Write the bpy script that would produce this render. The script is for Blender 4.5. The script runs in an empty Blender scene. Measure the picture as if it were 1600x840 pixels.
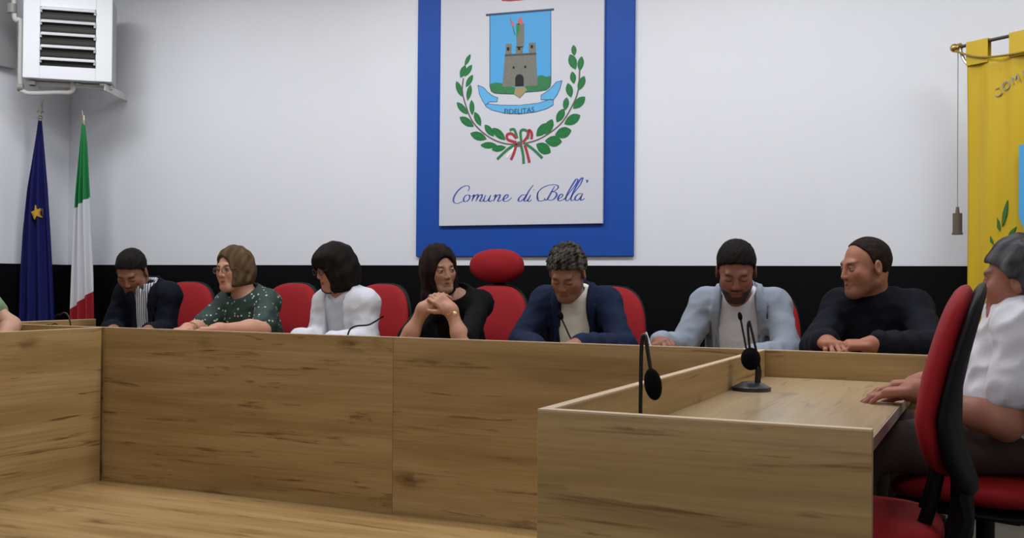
import bpy, bmesh, math, random
import numpy as np
from mathutils import Vector, Matrix, Euler

SC = bpy.context.scene
COL = SC.collection
random.seed(7)

# ------------------------------------------------------------------ camera
CAM_H = 1.095
cam_d = bpy.data.cameras.new('camera')
cam = bpy.data.objects.new('camera', cam_d)
COL.objects.link(cam)
cam_d.sensor_fit = 'HORIZONTAL'
cam_d.sensor_width = 36.0
cam_d.lens = 36.0 * 1662.35 / 1600.0
cam_d.clip_start = 0.05
cam.location = (0, 0, CAM_H)
_yaw, _pit, _rol = 0.4308, 0.011, 0.0081
cam.rotation_euler = (Matrix.Rotation(_yaw, 3, 'Z') @ Matrix.Rotation(math.pi / 2 + _pit, 3, 'X')
                      @ Matrix.Rotation(_rol, 3, 'Z')).to_euler()
SC.camera = cam

# ------------------------------------------------------------------ world, lights, exposure
w = bpy.data.worlds.new('world'); SC.world = w; w.use_nodes = True
w.node_tree.nodes['Background'].inputs[0].default_value = (0.75, 0.82, 0.95, 1)
w.node_tree.nodes['Background'].inputs[1].default_value = 0.15
SC.view_settings.view_transform = 'Standard'
SC.view_settings.look = 'None'
SC.view_settings.gamma = 1.0
SC.view_settings.use_curve_mapping = False
SC.view_settings.exposure = 0.0

CEIL = 3.35
def area(name, loc, sx, sy, watts, col=(0.945, 0.97, 1.0), rot=(0, 0, 0)):
    l = bpy.data.lights.new(name, 'AREA'); l.shape = 'RECTANGLE'; l.size = sx; l.size_y = sy
    l.energy = watts; l.color = col
    o = bpy.data.objects.new(name, l); COL.objects.link(o); o.location = loc; o.rotation_euler = rot
    return o
# ceiling panels of the room (the panel housings are built with the ceiling)
PANELS = [(-4.9, 4.2, 29), (-3.0, 4.2, 33), (-1.1, 4.2, 33), (0.8, 4.2, 29),
          (-4.0, 1.2, 15), (-1.8, 1.2, 16), (0.6, 1.2, 15), (-4.0, -1.5, 15), (-1.4, -1.5, 16), (1.2, -1.5, 15)]
for i, (x, y, e) in enumerate(PANELS):
    area('panel_light', (x, y, CEIL - 0.04), 1.16, 0.56, e)

# ------------------------------------------------------------------ helpers
def lin(c):
    if isinstance(c, str):
        c = c.lstrip('#'); c = [int(c[i:i + 2], 16) / 255 for i in (0, 2, 4)]
    return tuple(v / 12.92 if v <= 0.04045 else ((v + 0.055) / 1.055) ** 2.4 for v in c[:3]) + (1.0,)

MATS = {}
def mat(name, col, rough=0.6, spec=0.4, metal=0.0, noise=0.0, nscale=30, bump=0.0, bscale=200, sheen=0.0, coat=0.0, stretch=None, emit=None):
    if name in MATS: return MATS[name]
    m = bpy.data.materials.new(name); m.use_nodes = True; MATS[name] = m
    nt = m.node_tree; b = nt.nodes['Principled BSDF']
    c = lin(col)
    b.inputs['Base Color'].default_value = c
    b.inputs['Roughness'].default_value = rough
    b.inputs['Metallic'].default_value = metal
    b.inputs['Specular IOR Level'].default_value = spec
    if sheen: b.inputs['Sheen Weight'].default_value = sheen
    if coat: b.inputs['Coat Weight'].default_value = coat
    if emit:
        b.inputs['Emission Color'].default_value = c; b.inputs['Emission Strength'].default_value = emit
    tc = nt.nodes.new('ShaderNodeTexCoord'); vec = tc.outputs['Object']
    if stretch:
        mp = nt.nodes.new('ShaderNodeMapping'); mp.inputs['Scale'].default_value = stretch
        nt.links.new(vec, mp.inputs['Vector']); vec = mp.outputs[0]
    if noise:
        n = nt.nodes.new('ShaderNodeTexNoise'); n.inputs['Scale'].default_value = nscale; n.inputs['Detail'].default_value = 4
        nt.links.new(vec, n.inputs['Vector'])
        mx = nt.nodes.new('ShaderNodeMix'); mx.data_type = 'RGBA'
        mx.inputs['A'].default_value = tuple(v * (1 - noise) for v in c[:3]) + (1,)
        mx.inputs['B'].default_value = tuple(min(1, v * (1 + noise)) for v in c[:3]) + (1,)
        nt.links.new(n.outputs['Fac'], mx.inputs['Factor'])
        nt.links.new(mx.outputs['Result'], b.inputs['Base Color'])
    if bump:
        n2 = nt.nodes.new('ShaderNodeTexNoise'); n2.inputs['Scale'].default_value = bscale; n2.inputs['Detail'].default_value = 3
        nt.links.new(vec, n2.inputs['Vector'])
        bp = nt.nodes.new('ShaderNodeBump'); bp.inputs['Strength'].default_value = bump; bp.inputs['Distance'].default_value = 0.01
        nt.links.new(n2.outputs['Fac'], bp.inputs['Height']); nt.links.new(bp.outputs[0], b.inputs['Normal'])
    return m

def vcol_mat(name, rough=0.55, spec=0.35, bump=0.0, bscale=300, sss=0.0, stretch=None):
    if name in MATS: return MATS[name]
    m = bpy.data.materials.new(name); m.use_nodes = True; MATS[name] = m
    nt = m.node_tree; b = nt.nodes['Principled BSDF']
    a = nt.nodes.new('ShaderNodeVertexColor'); a.layer_name = 'Col'
    nt.links.new(a.outputs['Color'], b.inputs['Base Color'])
    b.inputs['Roughness'].default_value = rough; b.inputs['Specular IOR Level'].default_value = spec
    if sss:
        b.inputs['Subsurface Weight'].default_value = sss; b.inputs['Subsurface Radius'].default_value = (0.012, 0.005, 0.003)
        b.inputs['Subsurface Scale'].default_value = 1.0
    if bump:
        tc = nt.nodes.new('ShaderNodeTexCoord'); vec = tc.outputs['Object']
        if stretch:
            mp = nt.nodes.new('ShaderNodeMapping'); mp.inputs['Scale'].default_value = stretch
            nt.links.new(vec, mp.inputs['Vector']); vec = mp.outputs[0]
        n2 = nt.nodes.new('ShaderNodeTexNoise'); n2.inputs['Scale'].default_value = bscale; n2.inputs['Detail'].default_value = 3
        nt.links.new(vec, n2.inputs['Vector'])
        bp = nt.nodes.new('ShaderNodeBump'); bp.inputs['Strength'].default_value = bump; bp.inputs['Distance'].default_value = 0.008
        nt.links.new(n2.outputs['Fac'], bp.inputs['Height']); nt.links.new(bp.outputs[0], b.inputs['Normal'])
    return m

def wood(axis, tint=1.0, gloss=0.42, pale=0.0):
    """oak laminate, grain along the given axis of the object's coordinates"""
    name = 'oak_laminate_%s_%d_%d' % (axis, int(tint * 100), int(pale * 100))
    if name in MATS: return MATS[name]
    m = bpy.data.materials.new(name); m.use_nodes = True; MATS[name] = m
    nt = m.node_tree; N = nt.nodes; Lk = nt.links; b = N['Principled BSDF']
    tc = N.new('ShaderNodeTexCoord'); oi = N.new('ShaderNodeObjectInfo')
    ad = N.new('ShaderNodeVectorMath'); ad.operation = 'MULTIPLY_ADD'
    Lk.new(oi.outputs['Random'], ad.inputs[0]); ad.inputs[1].default_value = (37, 53, 71)
    Lk.new(tc.outputs['Object'], ad.inputs[2])
    base = ad.outputs[0]
    def mp(al, ac):
        q = N.new('ShaderNodeMapping')
        q.inputs['Scale'].default_value = (al, ac, ac) if axis == 'x' else (ac, al, ac)
        Lk.new(base, q.inputs['Vector']); return q.outputs[0]
    def noise(v, sc, det=4, dist=0.0, ro=0.55):
        n = N.new('ShaderNodeTexNoise'); n.inputs['Scale'].default_value = sc; n.inputs['Detail'].default_value = det
        n.inputs['Distortion'].default_value = dist; n.inputs['Roughness'].default_value = ro
        Lk.new(v, n.inputs['Vector']); return n.outputs['Fac']
    def ramp(f, stops):
        r = N.new('ShaderNodeValToRGB'); e = r.color_ramp.elements
        while len(e) < len(stops): e.new(0.5)
        for el_, (p, c) in zip(e, stops):
            el_.position = p; el_.color = c if len(c) == 4 else tuple(c) + (1,)
        Lk.new(f, r.inputs[0]); return r.outputs[0]
    def mix(f, a, c, mode='MIX'):
        x = N.new('ShaderNodeMix'); x.data_type = 'RGBA'; x.blend_type = mode
        if isinstance(f, float): x.inputs['Factor'].default_value = f
        else: Lk.new(f, x.inputs['Factor'])
        for s, v in (('A', a), ('B', c)):
            if isinstance(v, tuple): x.inputs[s].default_value = v
            else: Lk.new(v, x.inputs[s])
        return x.outputs['Result']
    t = tint
    def c3(h): q = lin(h); return (q[0] * t, q[1] * t, q[2] * t, 1)
    bandv = noise(mp(0.55, 6.0), 1.6, 3, 0.25)
    colr = ramp(bandv, [(0.28, c3('#8c7048')), (0.48, c3('#a68859')), (0.68, c3('#b3966a'))])
    streak = noise(mp(1.2, 70.0), 1.5, 3)
    colr = mix(ramp(streak, [(0.35, (0.0, 0, 0)), (0.7, (0.45, .45, .45))]), colr, c3('#86683f'))
    # long dark fissures
    fis = noise(mp(1.5, 17.0), 1.25, 5, 1.1, 0.62)
    msk = ramp(fis, [(0.57, (0, 0, 0)), (0.63, (0.7, .7, .7)), (0.72, (1, 1, 1))])
    fine = noise(mp(3.0, 90.0), 1.0, 3)
    msk2 = mix(ramp(fine, [(0.38, (0, 0, 0)), (0.6, (1, 1, 1))]), (0, 0, 0, 1), msk)
    colr = mix(msk2, colr, c3('#5d4020'))
    # knots
    vo = N.new('ShaderNodeTexVoronoi'); vo.inputs['Scale'].default_value = 1.35
    Lk.new(mp(1.0, 3.0), vo.inputs['Vector'])
    kn = ramp(vo.outputs['Distance'], [(0.0, (0.95, .95, .95)), (0.09, (0.6, .6, .6)), (0.2, (0, 0, 0))])
    kn2 = mix(ramp(noise(mp(4, 12), 2.0, 4), [(0.42, (0, 0, 0)), (0.6, (1, 1, 1))]), (0, 0, 0, 1), kn)
    colr = mix(kn2, colr, c3('#55391c'))
    if pale: colr = mix(float(pale), colr, c3('#a59b86'))  # greyish mix paints a glossy reflection into the wood colour
    Lk.new(colr, b.inputs['Base Color'])
    b.inputs['Roughness'].default_value = gloss
    b.inputs['Specular IOR Level'].default_value = 0.4
    bp = N.new('ShaderNodeBump'); bp.inputs['Strength'].default_value = 0.12; bp.inputs['Distance'].default_value = 0.002
    Lk.new(streak, bp.inputs['Height']); Lk.new(bp.outputs[0], b.inputs['Normal'])
    return m

def link(name, me, m=None, parent=None, smooth=False):
    o = bpy.data.objects.new(name, me); COL.objects.link(o)
    if m is not None: me.materials.append(m)
    if parent is not None: o.parent = parent
    if smooth:
        me.polygons.foreach_set('use_smooth', [True] * len(me.polygons))
    return o
def tag(o, label=None, cat=None, group=None, kind=None):
    if label: o['label'] = label
    if cat: o['category'] = cat
    if group: o['group'] = group
    if kind: o['kind'] = kind
    return o
def empty(name, loc, rz=0.0):
    o = bpy.data.objects.new(name, None); COL.objects.link(o); o.location = loc; o.rotation_euler = (0, 0, rz)
    o.empty_display_size = 0.1
    return o

class MB:
    """collects shapes into one bmesh; build() makes ONE object"""
    def __init__(s): s.bm = bmesh.new()
    def box(s, c, d, rot=None, bev=0.0, seg=2):
        r = bmesh.ops.create_cube(s.bm, size=1.0); vs = r['verts']
        bmesh.ops.scale(s.bm, vec=d, verts=vs)
        if bev:
            es = list({e for v in vs for e in v.link_edges})
            rr = bmesh.ops.bevel(s.bm, geom=es, offset=bev, segments=seg, affect='EDGES', profile=0.6)
            vs = list({v for f in rr['faces'] for v in f.verts} | {v for v in vs if v.is_valid})
        if rot is not None: bmesh.ops.rotate(s.bm, cent=(0, 0, 0), matrix=rot, verts=vs)
        bmesh.ops.translate(s.bm, vec=c, verts=vs); return s
    def b2(s, lo, hi, bev=0.0, seg=2):
        lo, hi = Vector(lo), Vector(hi)
        return s.box((lo + hi) / 2, hi - lo, None, bev, seg)
    def cyl(s, a, b, r, r2=None, n=16):
        a, b = Vector(a), Vector(b); d = b - a
        q = bmesh.ops.create_cone(s.bm, cap_ends=True, segments=n, radius1=r, radius2=r if r2 is None else r2, depth=d.length)
        mt = Matrix.Translation((a + b) / 2) @ d.to_track_quat('Z', 'Y').to_matrix().to_4x4()
        bmesh.ops.transform(s.bm, matrix=mt, verts=q['verts']); return s
    def ball(s, c, r, n=12, rot=None):
        q = bmesh.ops.create_uvsphere(s.bm, u_segments=n * 2, v_segments=n, radius=1.0)
        r = (r, r, r) if not hasattr(r, '__len__') else r
        bmesh.ops.scale(s.bm, vec=r, verts=q['verts'])
        if rot is not None: bmesh.ops.rotate(s.bm, cent=(0, 0, 0), matrix=rot, verts=q['verts'])
        bmesh.ops.translate(s.bm, vec=c, verts=q['verts']); return s
    def tube(s, pts, r, n=10, sub=6):
        P = spline(pts, sub) if sub > 1 else [Vector(p) for p in pts]
        rs = r if hasattr(r, '__len__') else [r] * len(P)
        if len(rs) != len(P): rs = list(np.interp(np.linspace(0, 1, len(P)), np.linspace(0, 1, len(rs)), rs))
        rings = []; up = Vector((0, 0, 1))
        for i, p in enumerate(P):
            t = (P[min(i + 1, len(P) - 1)] - P[max(i - 1, 0)]).normalized()
            u = t.cross(up)
            if u.length < 1e-3: u = t.cross(Vector((1, 0, 0)))
            u.normalize(); v = t.cross(u); up = v.cross(t) if False else up
            rings.append([s.bm.verts.new(p + (u * math.cos(2 * math.pi * k / n) + v * math.sin(2 * math.pi * k / n)) * rs[i]) for k in range(n)])
        for a, b in zip(rings, rings[1:]):
            # choose the twist that keeps the rings aligned
            off = min(range(n), key=lambda o: (a[0].co - b[o].co).length)
            b[:] = b[off:] + b[:off]
            for k in range(n):
                s.bm.faces.new((a[k], a[(k + 1) % n], b[(k + 1) % n], b[k]))
        s.bm.faces.new(rings[0][::-1]); s.bm.faces.new(rings[-1]); return s
    def poly(s, pts, y0, y1):
        """polygon in the xz plane given thickness in y"""
        a = [s.bm.verts.new((x, y0, z)) for x, z in pts]; b = [s.bm.verts.new((x, y1, z)) for x, z in pts]
        f1 = s.bm.faces.new(a); f2 = s.bm.faces.new(b[::-1]); n = len(pts)
        for k in range(n): s.bm.faces.new((a[k], b[k], b[(k + 1) % n], a[(k + 1) % n]))
        return s
    def build(s, name, m, parent=None, smooth=False, loc=None, tri=False):
        if tri: bmesh.ops.triangulate(s.bm, faces=s.bm.faces[:])
        bmesh.ops.recalc_face_normals(s.bm, faces=s.bm.faces[:])
        me = bpy.data.meshes.new(name); s.bm.to_mesh(me); s.bm.free()
        if loc is not None:
            me.transform(Matrix.Translation(-Vector(loc)))
        o = link(name, me, m, parent)
        if loc is not None: o.location = loc
        if smooth:
            me.polygons.foreach_set('use_smooth', [True] * len(me.polygons))
            if smooth != 'full': me.set_sharp_from_angle(angle=math.radians(40))
        return o

def spline(pts, sub=6):
    P = [Vector(p) for p in pts]
    if len(P) < 3: return P
    out = []
    for i in range(len(P) - 1):
        p0 = P[max(i - 1, 0)]; p1 = P[i]; p2 = P[i + 1]; p3 = P[min(i + 2, len(P) - 1)]
        for k in range(sub):
            t = k / sub
            out.append(0.5 * ((2 * p1) + (p2 - p0) * t + (2 * p0 - 5 * p1 + 4 * p2 - p3) * t * t + (3 * p1 - p0 - 3 * p2 + p3) * t ** 3))
    out.append(P[-1]); return out
def RZ(a): return Matrix.Rotation(a, 3, 'Z')
def RX(a): return Matrix.Rotation(a, 3, 'X')
def RY(a): return Matrix.Rotation(a, 3, 'Y')
def copy_tree(o, parent=None):
    c = o.copy(); COL.objects.link(c); c.parent = parent
    for ch in list(o.children): copy_tree(ch, c)
    return c

# ------------------------------------------------------------------ the room
WX0, WX1, WY0, WY1 = -6.2, 2.8, -3.2, 5.71
WAIN = 1.185
m_wall = mat('wall_paint', '#e2e4ea', 0.85, 0.2, noise=0.02, nscale=3, bump=0.04, bscale=180)
m_ceil = mat('ceiling_paint', '#d8d8d6', 0.9, 0.2)
m_black = mat('black_wainscot_paint', '#050608', 0.6, 0.12, noise=0.1, nscale=4)
m_floor = mat('grey_floor_tile', '#6d665c', 0.5, 0.4, noise=0.1, nscale=6)
def struct(name, lo, hi, m, parent=None, bev=0):
    o = MB().b2(lo, hi, bev).build(name, m, parent)
    if parent is None: o['kind'] = 'structure'
    return o
struct('floor', (WX0 - .2, WY0 - .2, -.1), (WX1 + .2, WY1 + .2, 0), m_floor)
struct('ceiling', (WX0 - .2, WY0 - .2, CEIL), (WX1 + .2, WY1 + .2, CEIL + .1), m_ceil)
wb = struct('wall_back', (WX0 - .2, WY1, 0), (WX1 + .2, WY1 + .2, CEIL), m_wall)
wl = struct('wall_left', (WX0 - .2, WY0 - .2, 0), (WX0, WY1, CEIL), m_wall)
struct('wall_right', (WX1, WY0 - .2, 0), (WX1 + .2, WY1, CEIL), m_wall)
struct('wall_front', (WX0 - .2, WY0 - .2, 0), (WX1 + .2, WY0, CEIL), m_wall)
struct('wainscot', (WX0 + .012, WY1 - .012, 0), (WX1, WY1, WAIN), m_black, wb)
struct('wainscot', (WX0, WY0, 0), (WX0 + .012, WY1 - .012, WAIN), m_black, wl)
# low wooden platform in the middle of the horseshoe
PLAT = 0.077
p = struct('wood_platform_1', (-4.10, 0.3, 0), (-0.83, 4.005, PLAT), wood('x', 1.0, 0.35))

# ceiling light panels
m_frame = mat('lamp_frame', '#e8e8e8', 0.5)
m_diff = mat('lamp_diffuser', '#fffaf2', 0.6, emit=1.5)
for i, (x, y, e) in enumerate(PANELS):
    t = empty('ceiling_light', (x, y, CEIL))
    MB().box((0, .29, -.02), (1.24, .03, .04)).box((0, -.31, -.02), (1.24, .03, .04)).box((-.605, 0, -.02), (.03, .62, .04)).box((.605, 0, -.02), (.03, .62, .04)).build('frame', m_frame, t)
    MB().box((0, -.01, -.015), (1.18, .57, .012)).build('diffuser', m_diff, t)
    tag(t, ['white ceiling light panel nearest the left wall above the desk row','white ceiling light panel above the women in the desk row','white ceiling light panel above the men in jackets','white ceiling light panel nearest the yellow banner','white ceiling light panel above the left side of the platform','white ceiling light panel above the middle of the platform','white ceiling light panel beside the right desk wing','white ceiling light panel far behind on the left','white ceiling light panel far behind in the middle','white ceiling light panel far behind on the right'][i], 'light', 'ceiling light panels')

# ------------------------------------------------------------------ desks
RIM, TAB = 0.845, 0.745
m_edge = mat('pale_edge_band', '#c2a987', 0.5, 0.4, noise=0.06, nscale=12, stretch=(1, 1, 20))
m_under = mat('dark_brown_laminate', '#3a2f28', 0.5)
def panel(name, lo, hi, axis, parent, org, band='z'):
    """upright board with a pale edge band along its top"""
    lo, hi = Vector(lo), Vector(hi)
    o = MB().b2(lo - Vector(org), Vector((hi.x, hi.y, hi.z - .004)) - Vector(org), .0012, 1).build(name, wood(axis), parent)
    MB().b2(Vector((lo.x, lo.y, hi.z - .004)) - Vector(org), hi - Vector(org)).build('edge_band', m_edge, o)
    return o
org = (-2.5, 4.2, 0); bd = empty('council_desk', org)
YF, TH = 4.010, 0.024
BT = 0.745
xs = [-4.95, -4.075, -1.688 - .0, -0.823, -0.215]
xs = [-4.95, -4.098, -2.41, -0.80, -0.215]
for a, b in zip(xs, xs[1:]):
    panel('front_panel', (a + .0006, YF, .0), (b - .0006, YF + TH, RIM), 'x', bd, org)
MB().b2((-4.93 - org[0], YF + TH - org[1], BT - .03), (-.215 - org[0], 4.66 - org[1], BT), .002, 1).build('worktop', wood('x', 1.12, .3), bd)
panel('end_panel', (-4.975, YF, 0), (-4.951, 4.78, RIM), 'y', bd, org)
MB().b2((-.26 - org[0], YF + TH - org[1], 0), (-.236 - org[0], 4.5 - org[1], BT - .03)).build("support_panel", wood("y"), bd)
for x in (-3.3, -1.7): MB().b2((x - org[0], YF + TH - org[1], 0), (x + .024 - org[0], 4.55 - org[1], BT - .03)).build('support_panel', wood('y'), bd)
tag(bd, 'long oak council desk against which seven people sit below the crest', 'desk')

org = (-4.4, 2.3, 0); ld = empty('council_desk', org)
for a, b in ((.6, 2.2), (2.2, 3.994)):
    panel('front_panel', (-4.122, a + .0006, 0), (-4.098, b - .0006, RIM), 'y', ld, org)
MB().b2((-4.76 - org[0], .62 - org[1], TAB - .03), (-4.122 - org[0], 4.004 - org[1], TAB), .002, 1).build('worktop', wood('y', 1.12, .3), ld)
panel('end_panel', (-4.78, .576, 0), (-4.098, .6, RIM), 'x', ld, org)
for y in (1.7, 2.9): MB().b2((-4.7 - org[0], y - org[1], 0), (-4.122 - org[0], y + .024 - org[1], TAB - .03)).build('support_panel', wood('x'), ld)
tag(ld, 'oak desk wing at the left edge with the green-sleeved arm resting on it', 'desk')

org = (-.5, 3.0, 0); rd = empty('council_desk', org)
panel('front_panel', (-.823, 1.941, 0), (-.799, 4.009, RIM), 'y', rd, org)
panel('end_panel', (-.823, 1.916, 0), (-.2, 1.940, RIM), 'x', rd, org)
wt = MB().b2((-.799 - org[0], 1.941 - org[1], TAB - .025), (-.266 - org[0], 4.009 - org[1], TAB), .001, 1).build('worktop', wood('y', 1.15, .22, .45), rd)  # paled top: sheen of the bright wall painted into its colour
MB().b2((-.2655 - org[0], 1.941 - org[1], TAB - .03), (-.262 - org[0], 4.009 - org[1], TAB), .0).build('edge_band', mat('worktop_edge', '#8d7a70', .5), wt)
MB().b2((-.6 - org[0], 3.95 - org[1], 0), (-.3 - org[0], 3.98 - org[1], TAB - .025)).build('support_panel', m_under, rd)
MB().b2((-.4 - org[0], 2.0 - org[1], .0), (-.38 - org[0], 3.95 - org[1], TAB - .025)).build('modesty_panel', m_under, rd)
tag(rd, 'oak desk wing at the right with a raised front rim and two microphones', 'desk')

# ------------------------------------------------------------------ crest board on the back wall
m_blue = mat('royal_blue_board', '#184aa4', 0.5, 0.3, noise=0.04, nscale=5)
m_white = mat('white_print_board', '#cfd0d9', 0.5, 0.35)
YB = 5.68
ob = empty('crest_board', (-2.585, WY1, 2.0))
OFF = YB - WY1      # emblem plane relative to the board's wall plane
MB().b2((-.683, -.018, -.762), (.714, 0, 1.0), .002, 1).build('backing_panel', m_blue, ob)
wbd = MB().b2((-.513, -.036, -.578), (.538, -.018, 0.93), .002, 1).build('white_panel', m_white, ob)
tag(ob, 'blue and white wall board with a castle crest, laurel wreath and script town name', 'board')
YP = -.0362
inks = dict(shield=mat('print_sky_blue', '#4aa3de', .5), line=mat('print_dark_line', '#2b4668', .5), stone=mat('print_stone_grey', '#77786f', .6, noise=.25, nscale=90),
            dark=mat('print_black', '#14120f', .6), green=mat('print_grass', '#2f7a4a', .6, noise=.3, nscale=60), leaf=mat('print_leaf_green', '#17703a', .5, noise=.35, nscale=80),
            red=mat('print_red', '#a8323c', .5), flame=mat('print_flame', '#d0635c', .5), tan=mat('print_tan', '#9d9268', .6), rib=mat('print_ribbon_blue', '#5fb0e4', .5),
            script=mat('print_script_blue', '#3f58aa', .5), wht=mat('print_white', '#e4e4e4', .5), stem=mat('print_stem', '#6b5a58', .6), kgreen=mat('print_keep_green', '#2f8a3c', .6), dark2=mat('print_battlement', '#4e4f48', .6))
def flat(name, pts, ink, lvl=1, parent=None):
    y1 = YP - .0005 * lvl
    return MB().poly([(x / 1000, z / 1000) for x, z in pts], y1, YP + .0001).build(name, inks[ink], parent or wbd, tri=True)
def stroke(name, pts, ink, wfun, lvl=1, sub=7, parent=None):
    P = spline([(x / 1000, 0, z / 1000) for x, z in pts], sub)
    y1 = YP - .0005 * lvl
    mb = MB(); ring = []
    for i, p in enumerate(P):
        t = P[min(i + 1, len(P) - 1)] - P[max(i - 1, 0)]
        if t.length < 1e-9: t = Vector((1, 0, 0))
        t.normalize(); n = Vector((-t.z, 0, t.x)); ww = wfun(i / max(1, len(P) - 1), t) / 2
        ring.append([mb.bm.verts.new((q.x, y, q.z)) for q, y in ((p + n * ww, y1), (p - n * ww, y1), (p - n * ww, YP + .0001), (p + n * ww, YP + .0001))])
    for a, b in zip(ring, ring[1:]):
        for k in range(4): mb.bm.faces.new((a[k], a[(k + 1) % 4], b[(k + 1) % 4], b[k]))
    mb.bm.faces.new(ring[0]); mb.bm.faces.new(ring[-1][::-1])
    return mb.build(name, inks[ink], parent or wbd)
LEAVES = [(-308, 450, -346, 383, 0.3), (-341, 387, -373, 312, 0.42), (-297, 386, -348, 318, 0.34), (-291, 325, -337, 254, 0.34), (-402, 295, -363, 198, 0.3), (-305, 267, -325, 172, 0.3), (-398, 167, -324, 90, 0.3), (-298, 175, -292, 83, 0.3), (-378, 77, -281, 13, 0.34), (-278, 102, -235, 15, 0.34), (-305, -25, -195, -65, 0.36), (-209, 21, -147, -51, 0.36), (-237, -100, -126, -105, 0.3), (-158, -1, -72, -76, 0.34), (-162, -129, -68, -119, 0.34), (354, 449, 360, 386, 0.42), (333, 397, 368, 307, 0.44), (405, 380, 393, 296, 0.38), (347, 297, 359, 225, 0.42), (422, 266, 387, 186, 0.42), (321, 232, 342, 148, 0.42), (428, 147, 355, 83, 0.45), (315, 151, 306, 76, 0.42), (400, 43, 302, -2, 0.46), (299, 86, 254, 10, 0.46), (346, -41, 244, -63, 0.52), (227, 30, 182, -56, 0.46), (288, -103, 182, -93, 0.5), (202, 8, 127, -64, 0.46), (218, -164, 127, -109, 0.5)]
STEMS = [[(-354, 309), (-361, 232), (-336, 143), (-297, 55), (-232, -16), (-147, -72), (-63, -100), (9, -104)], [(393, 305), (384, 182), (345, 92), (287, 8), (212, -48), (132, -86), (40, -105)]]
SHIELD = [(-181, 675), (212, 663), (216, 245), (211, 217), (187, 201), (139, 197), (52, 197), (18, 165), (-17, 191), (-106, 199), (-146, 205), (-168, 219), (-177, 245)]
SHROD = [(-206, 675), (231, 665)]
CASTLE = [(-78, 428), (120, 421), (131, 231), (-95, 238)]
TOWERS = [[(-75, 491), (-37, 490), (-37, 423), (-76, 424)], [(-9, 469), (35, 467), (35, 422), (-9, 424)], [(75, 485), (117, 483), (120, 419), (75, 421)]]
KEEP = [(-7, 602), (44, 599), (42, 461), (-5, 464)]
KEEPG = [(-7, 604), (15, 603), (11, 551), (-6, 521)]
FLAME = [(1, 599), (5, 628), (17, 643), (30, 624), (37, 598)]
PENN = [(-47, 644), (-22, 603), (-20, 583), (-34, 596)]
DOOR = [(-10, 236), (-11, 283), (-2, 301), (17, 306), (35, 298), (43, 281), (44, 234)]
WINS = [[(-28, 355), (-16, 354), (-16, 340), (-28, 341)], [(47, 353), (59, 352), (59, 338), (48, 339)], [(-67, 471), (-51, 469), (-51, 451), (-67, 452)], [(4, 467), (20, 465), (20, 447), (4, 448)], [(86, 470), (102, 469), (102, 451), (87, 452)]]
GRASSL = [(-175, 262), (-137, 268), (-95, 260), (-67, 241), (-7, 228), (-17, 193), (-106, 201), (-146, 207), (-168, 220), (-175, 245)]
GRASSR = [(51, 233), (131, 238), (131, 287), (158, 290), (187, 278), (214, 282), (215, 245), (210, 219), (187, 203), (139, 199), (57, 199)]
PATH = [(-10, 232), (47, 230), (66, 211), (52, 197), (18, 165), (-17, 191)]
RIBC = [(-206, 138), (-191, 145), (-106, 132), (18, 123), (140, 129), (216, 146), (231, 142), (231, 111), (188, 92), (121, 78), (19, 72), (-85, 84), (-165, 107), (-201, 129)]
RIBL = [(-256, 260), (-217, 244), (-192, 215), (-156, 190), (-124, 178), (-128, 153), (-176, 156), (-206, 138), (-226, 167), (-245, 204)]
RIBR = [(285, 249), (249, 243), (216, 210), (187, 189), (154, 174), (154, 147), (192, 145), (231, 140), (254, 167), (273, 206)]
FID = [(-93, 97), (126, 95)]
CROWN = [(-122, 794), (86, 772), (76, 739), (27, 739), (-51, 741), (-101, 748)]
BOW = [('r', [(-1, -70), (-32, -41), (-61, -47), (-55, -75), (-1, -94)]), ('g', [(4, -70), (-15, -18), (-45, -20)]), ('g', [(31, -91), (26, -32), (52, -23), (76, -44), (69, -78)]), ('r', [(42, -96), (69, -63), (79, -27), (97, -45), (96, -79)]), ('g', [(10, -100), (-55, -131), (-125, -188)]), ('w', [(5, -105), (-44, -157), (-65, -181)]), ('r', [(-1, -109), (-17, -158), (-35, -195)]), ('g', [(29, -111), (43, -170), (47, -221)]), ('r', [(53, -112), (70, -162), (84, -216)]), ('g', [(53, -102), (107, -139), (166, -193)])]
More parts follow.
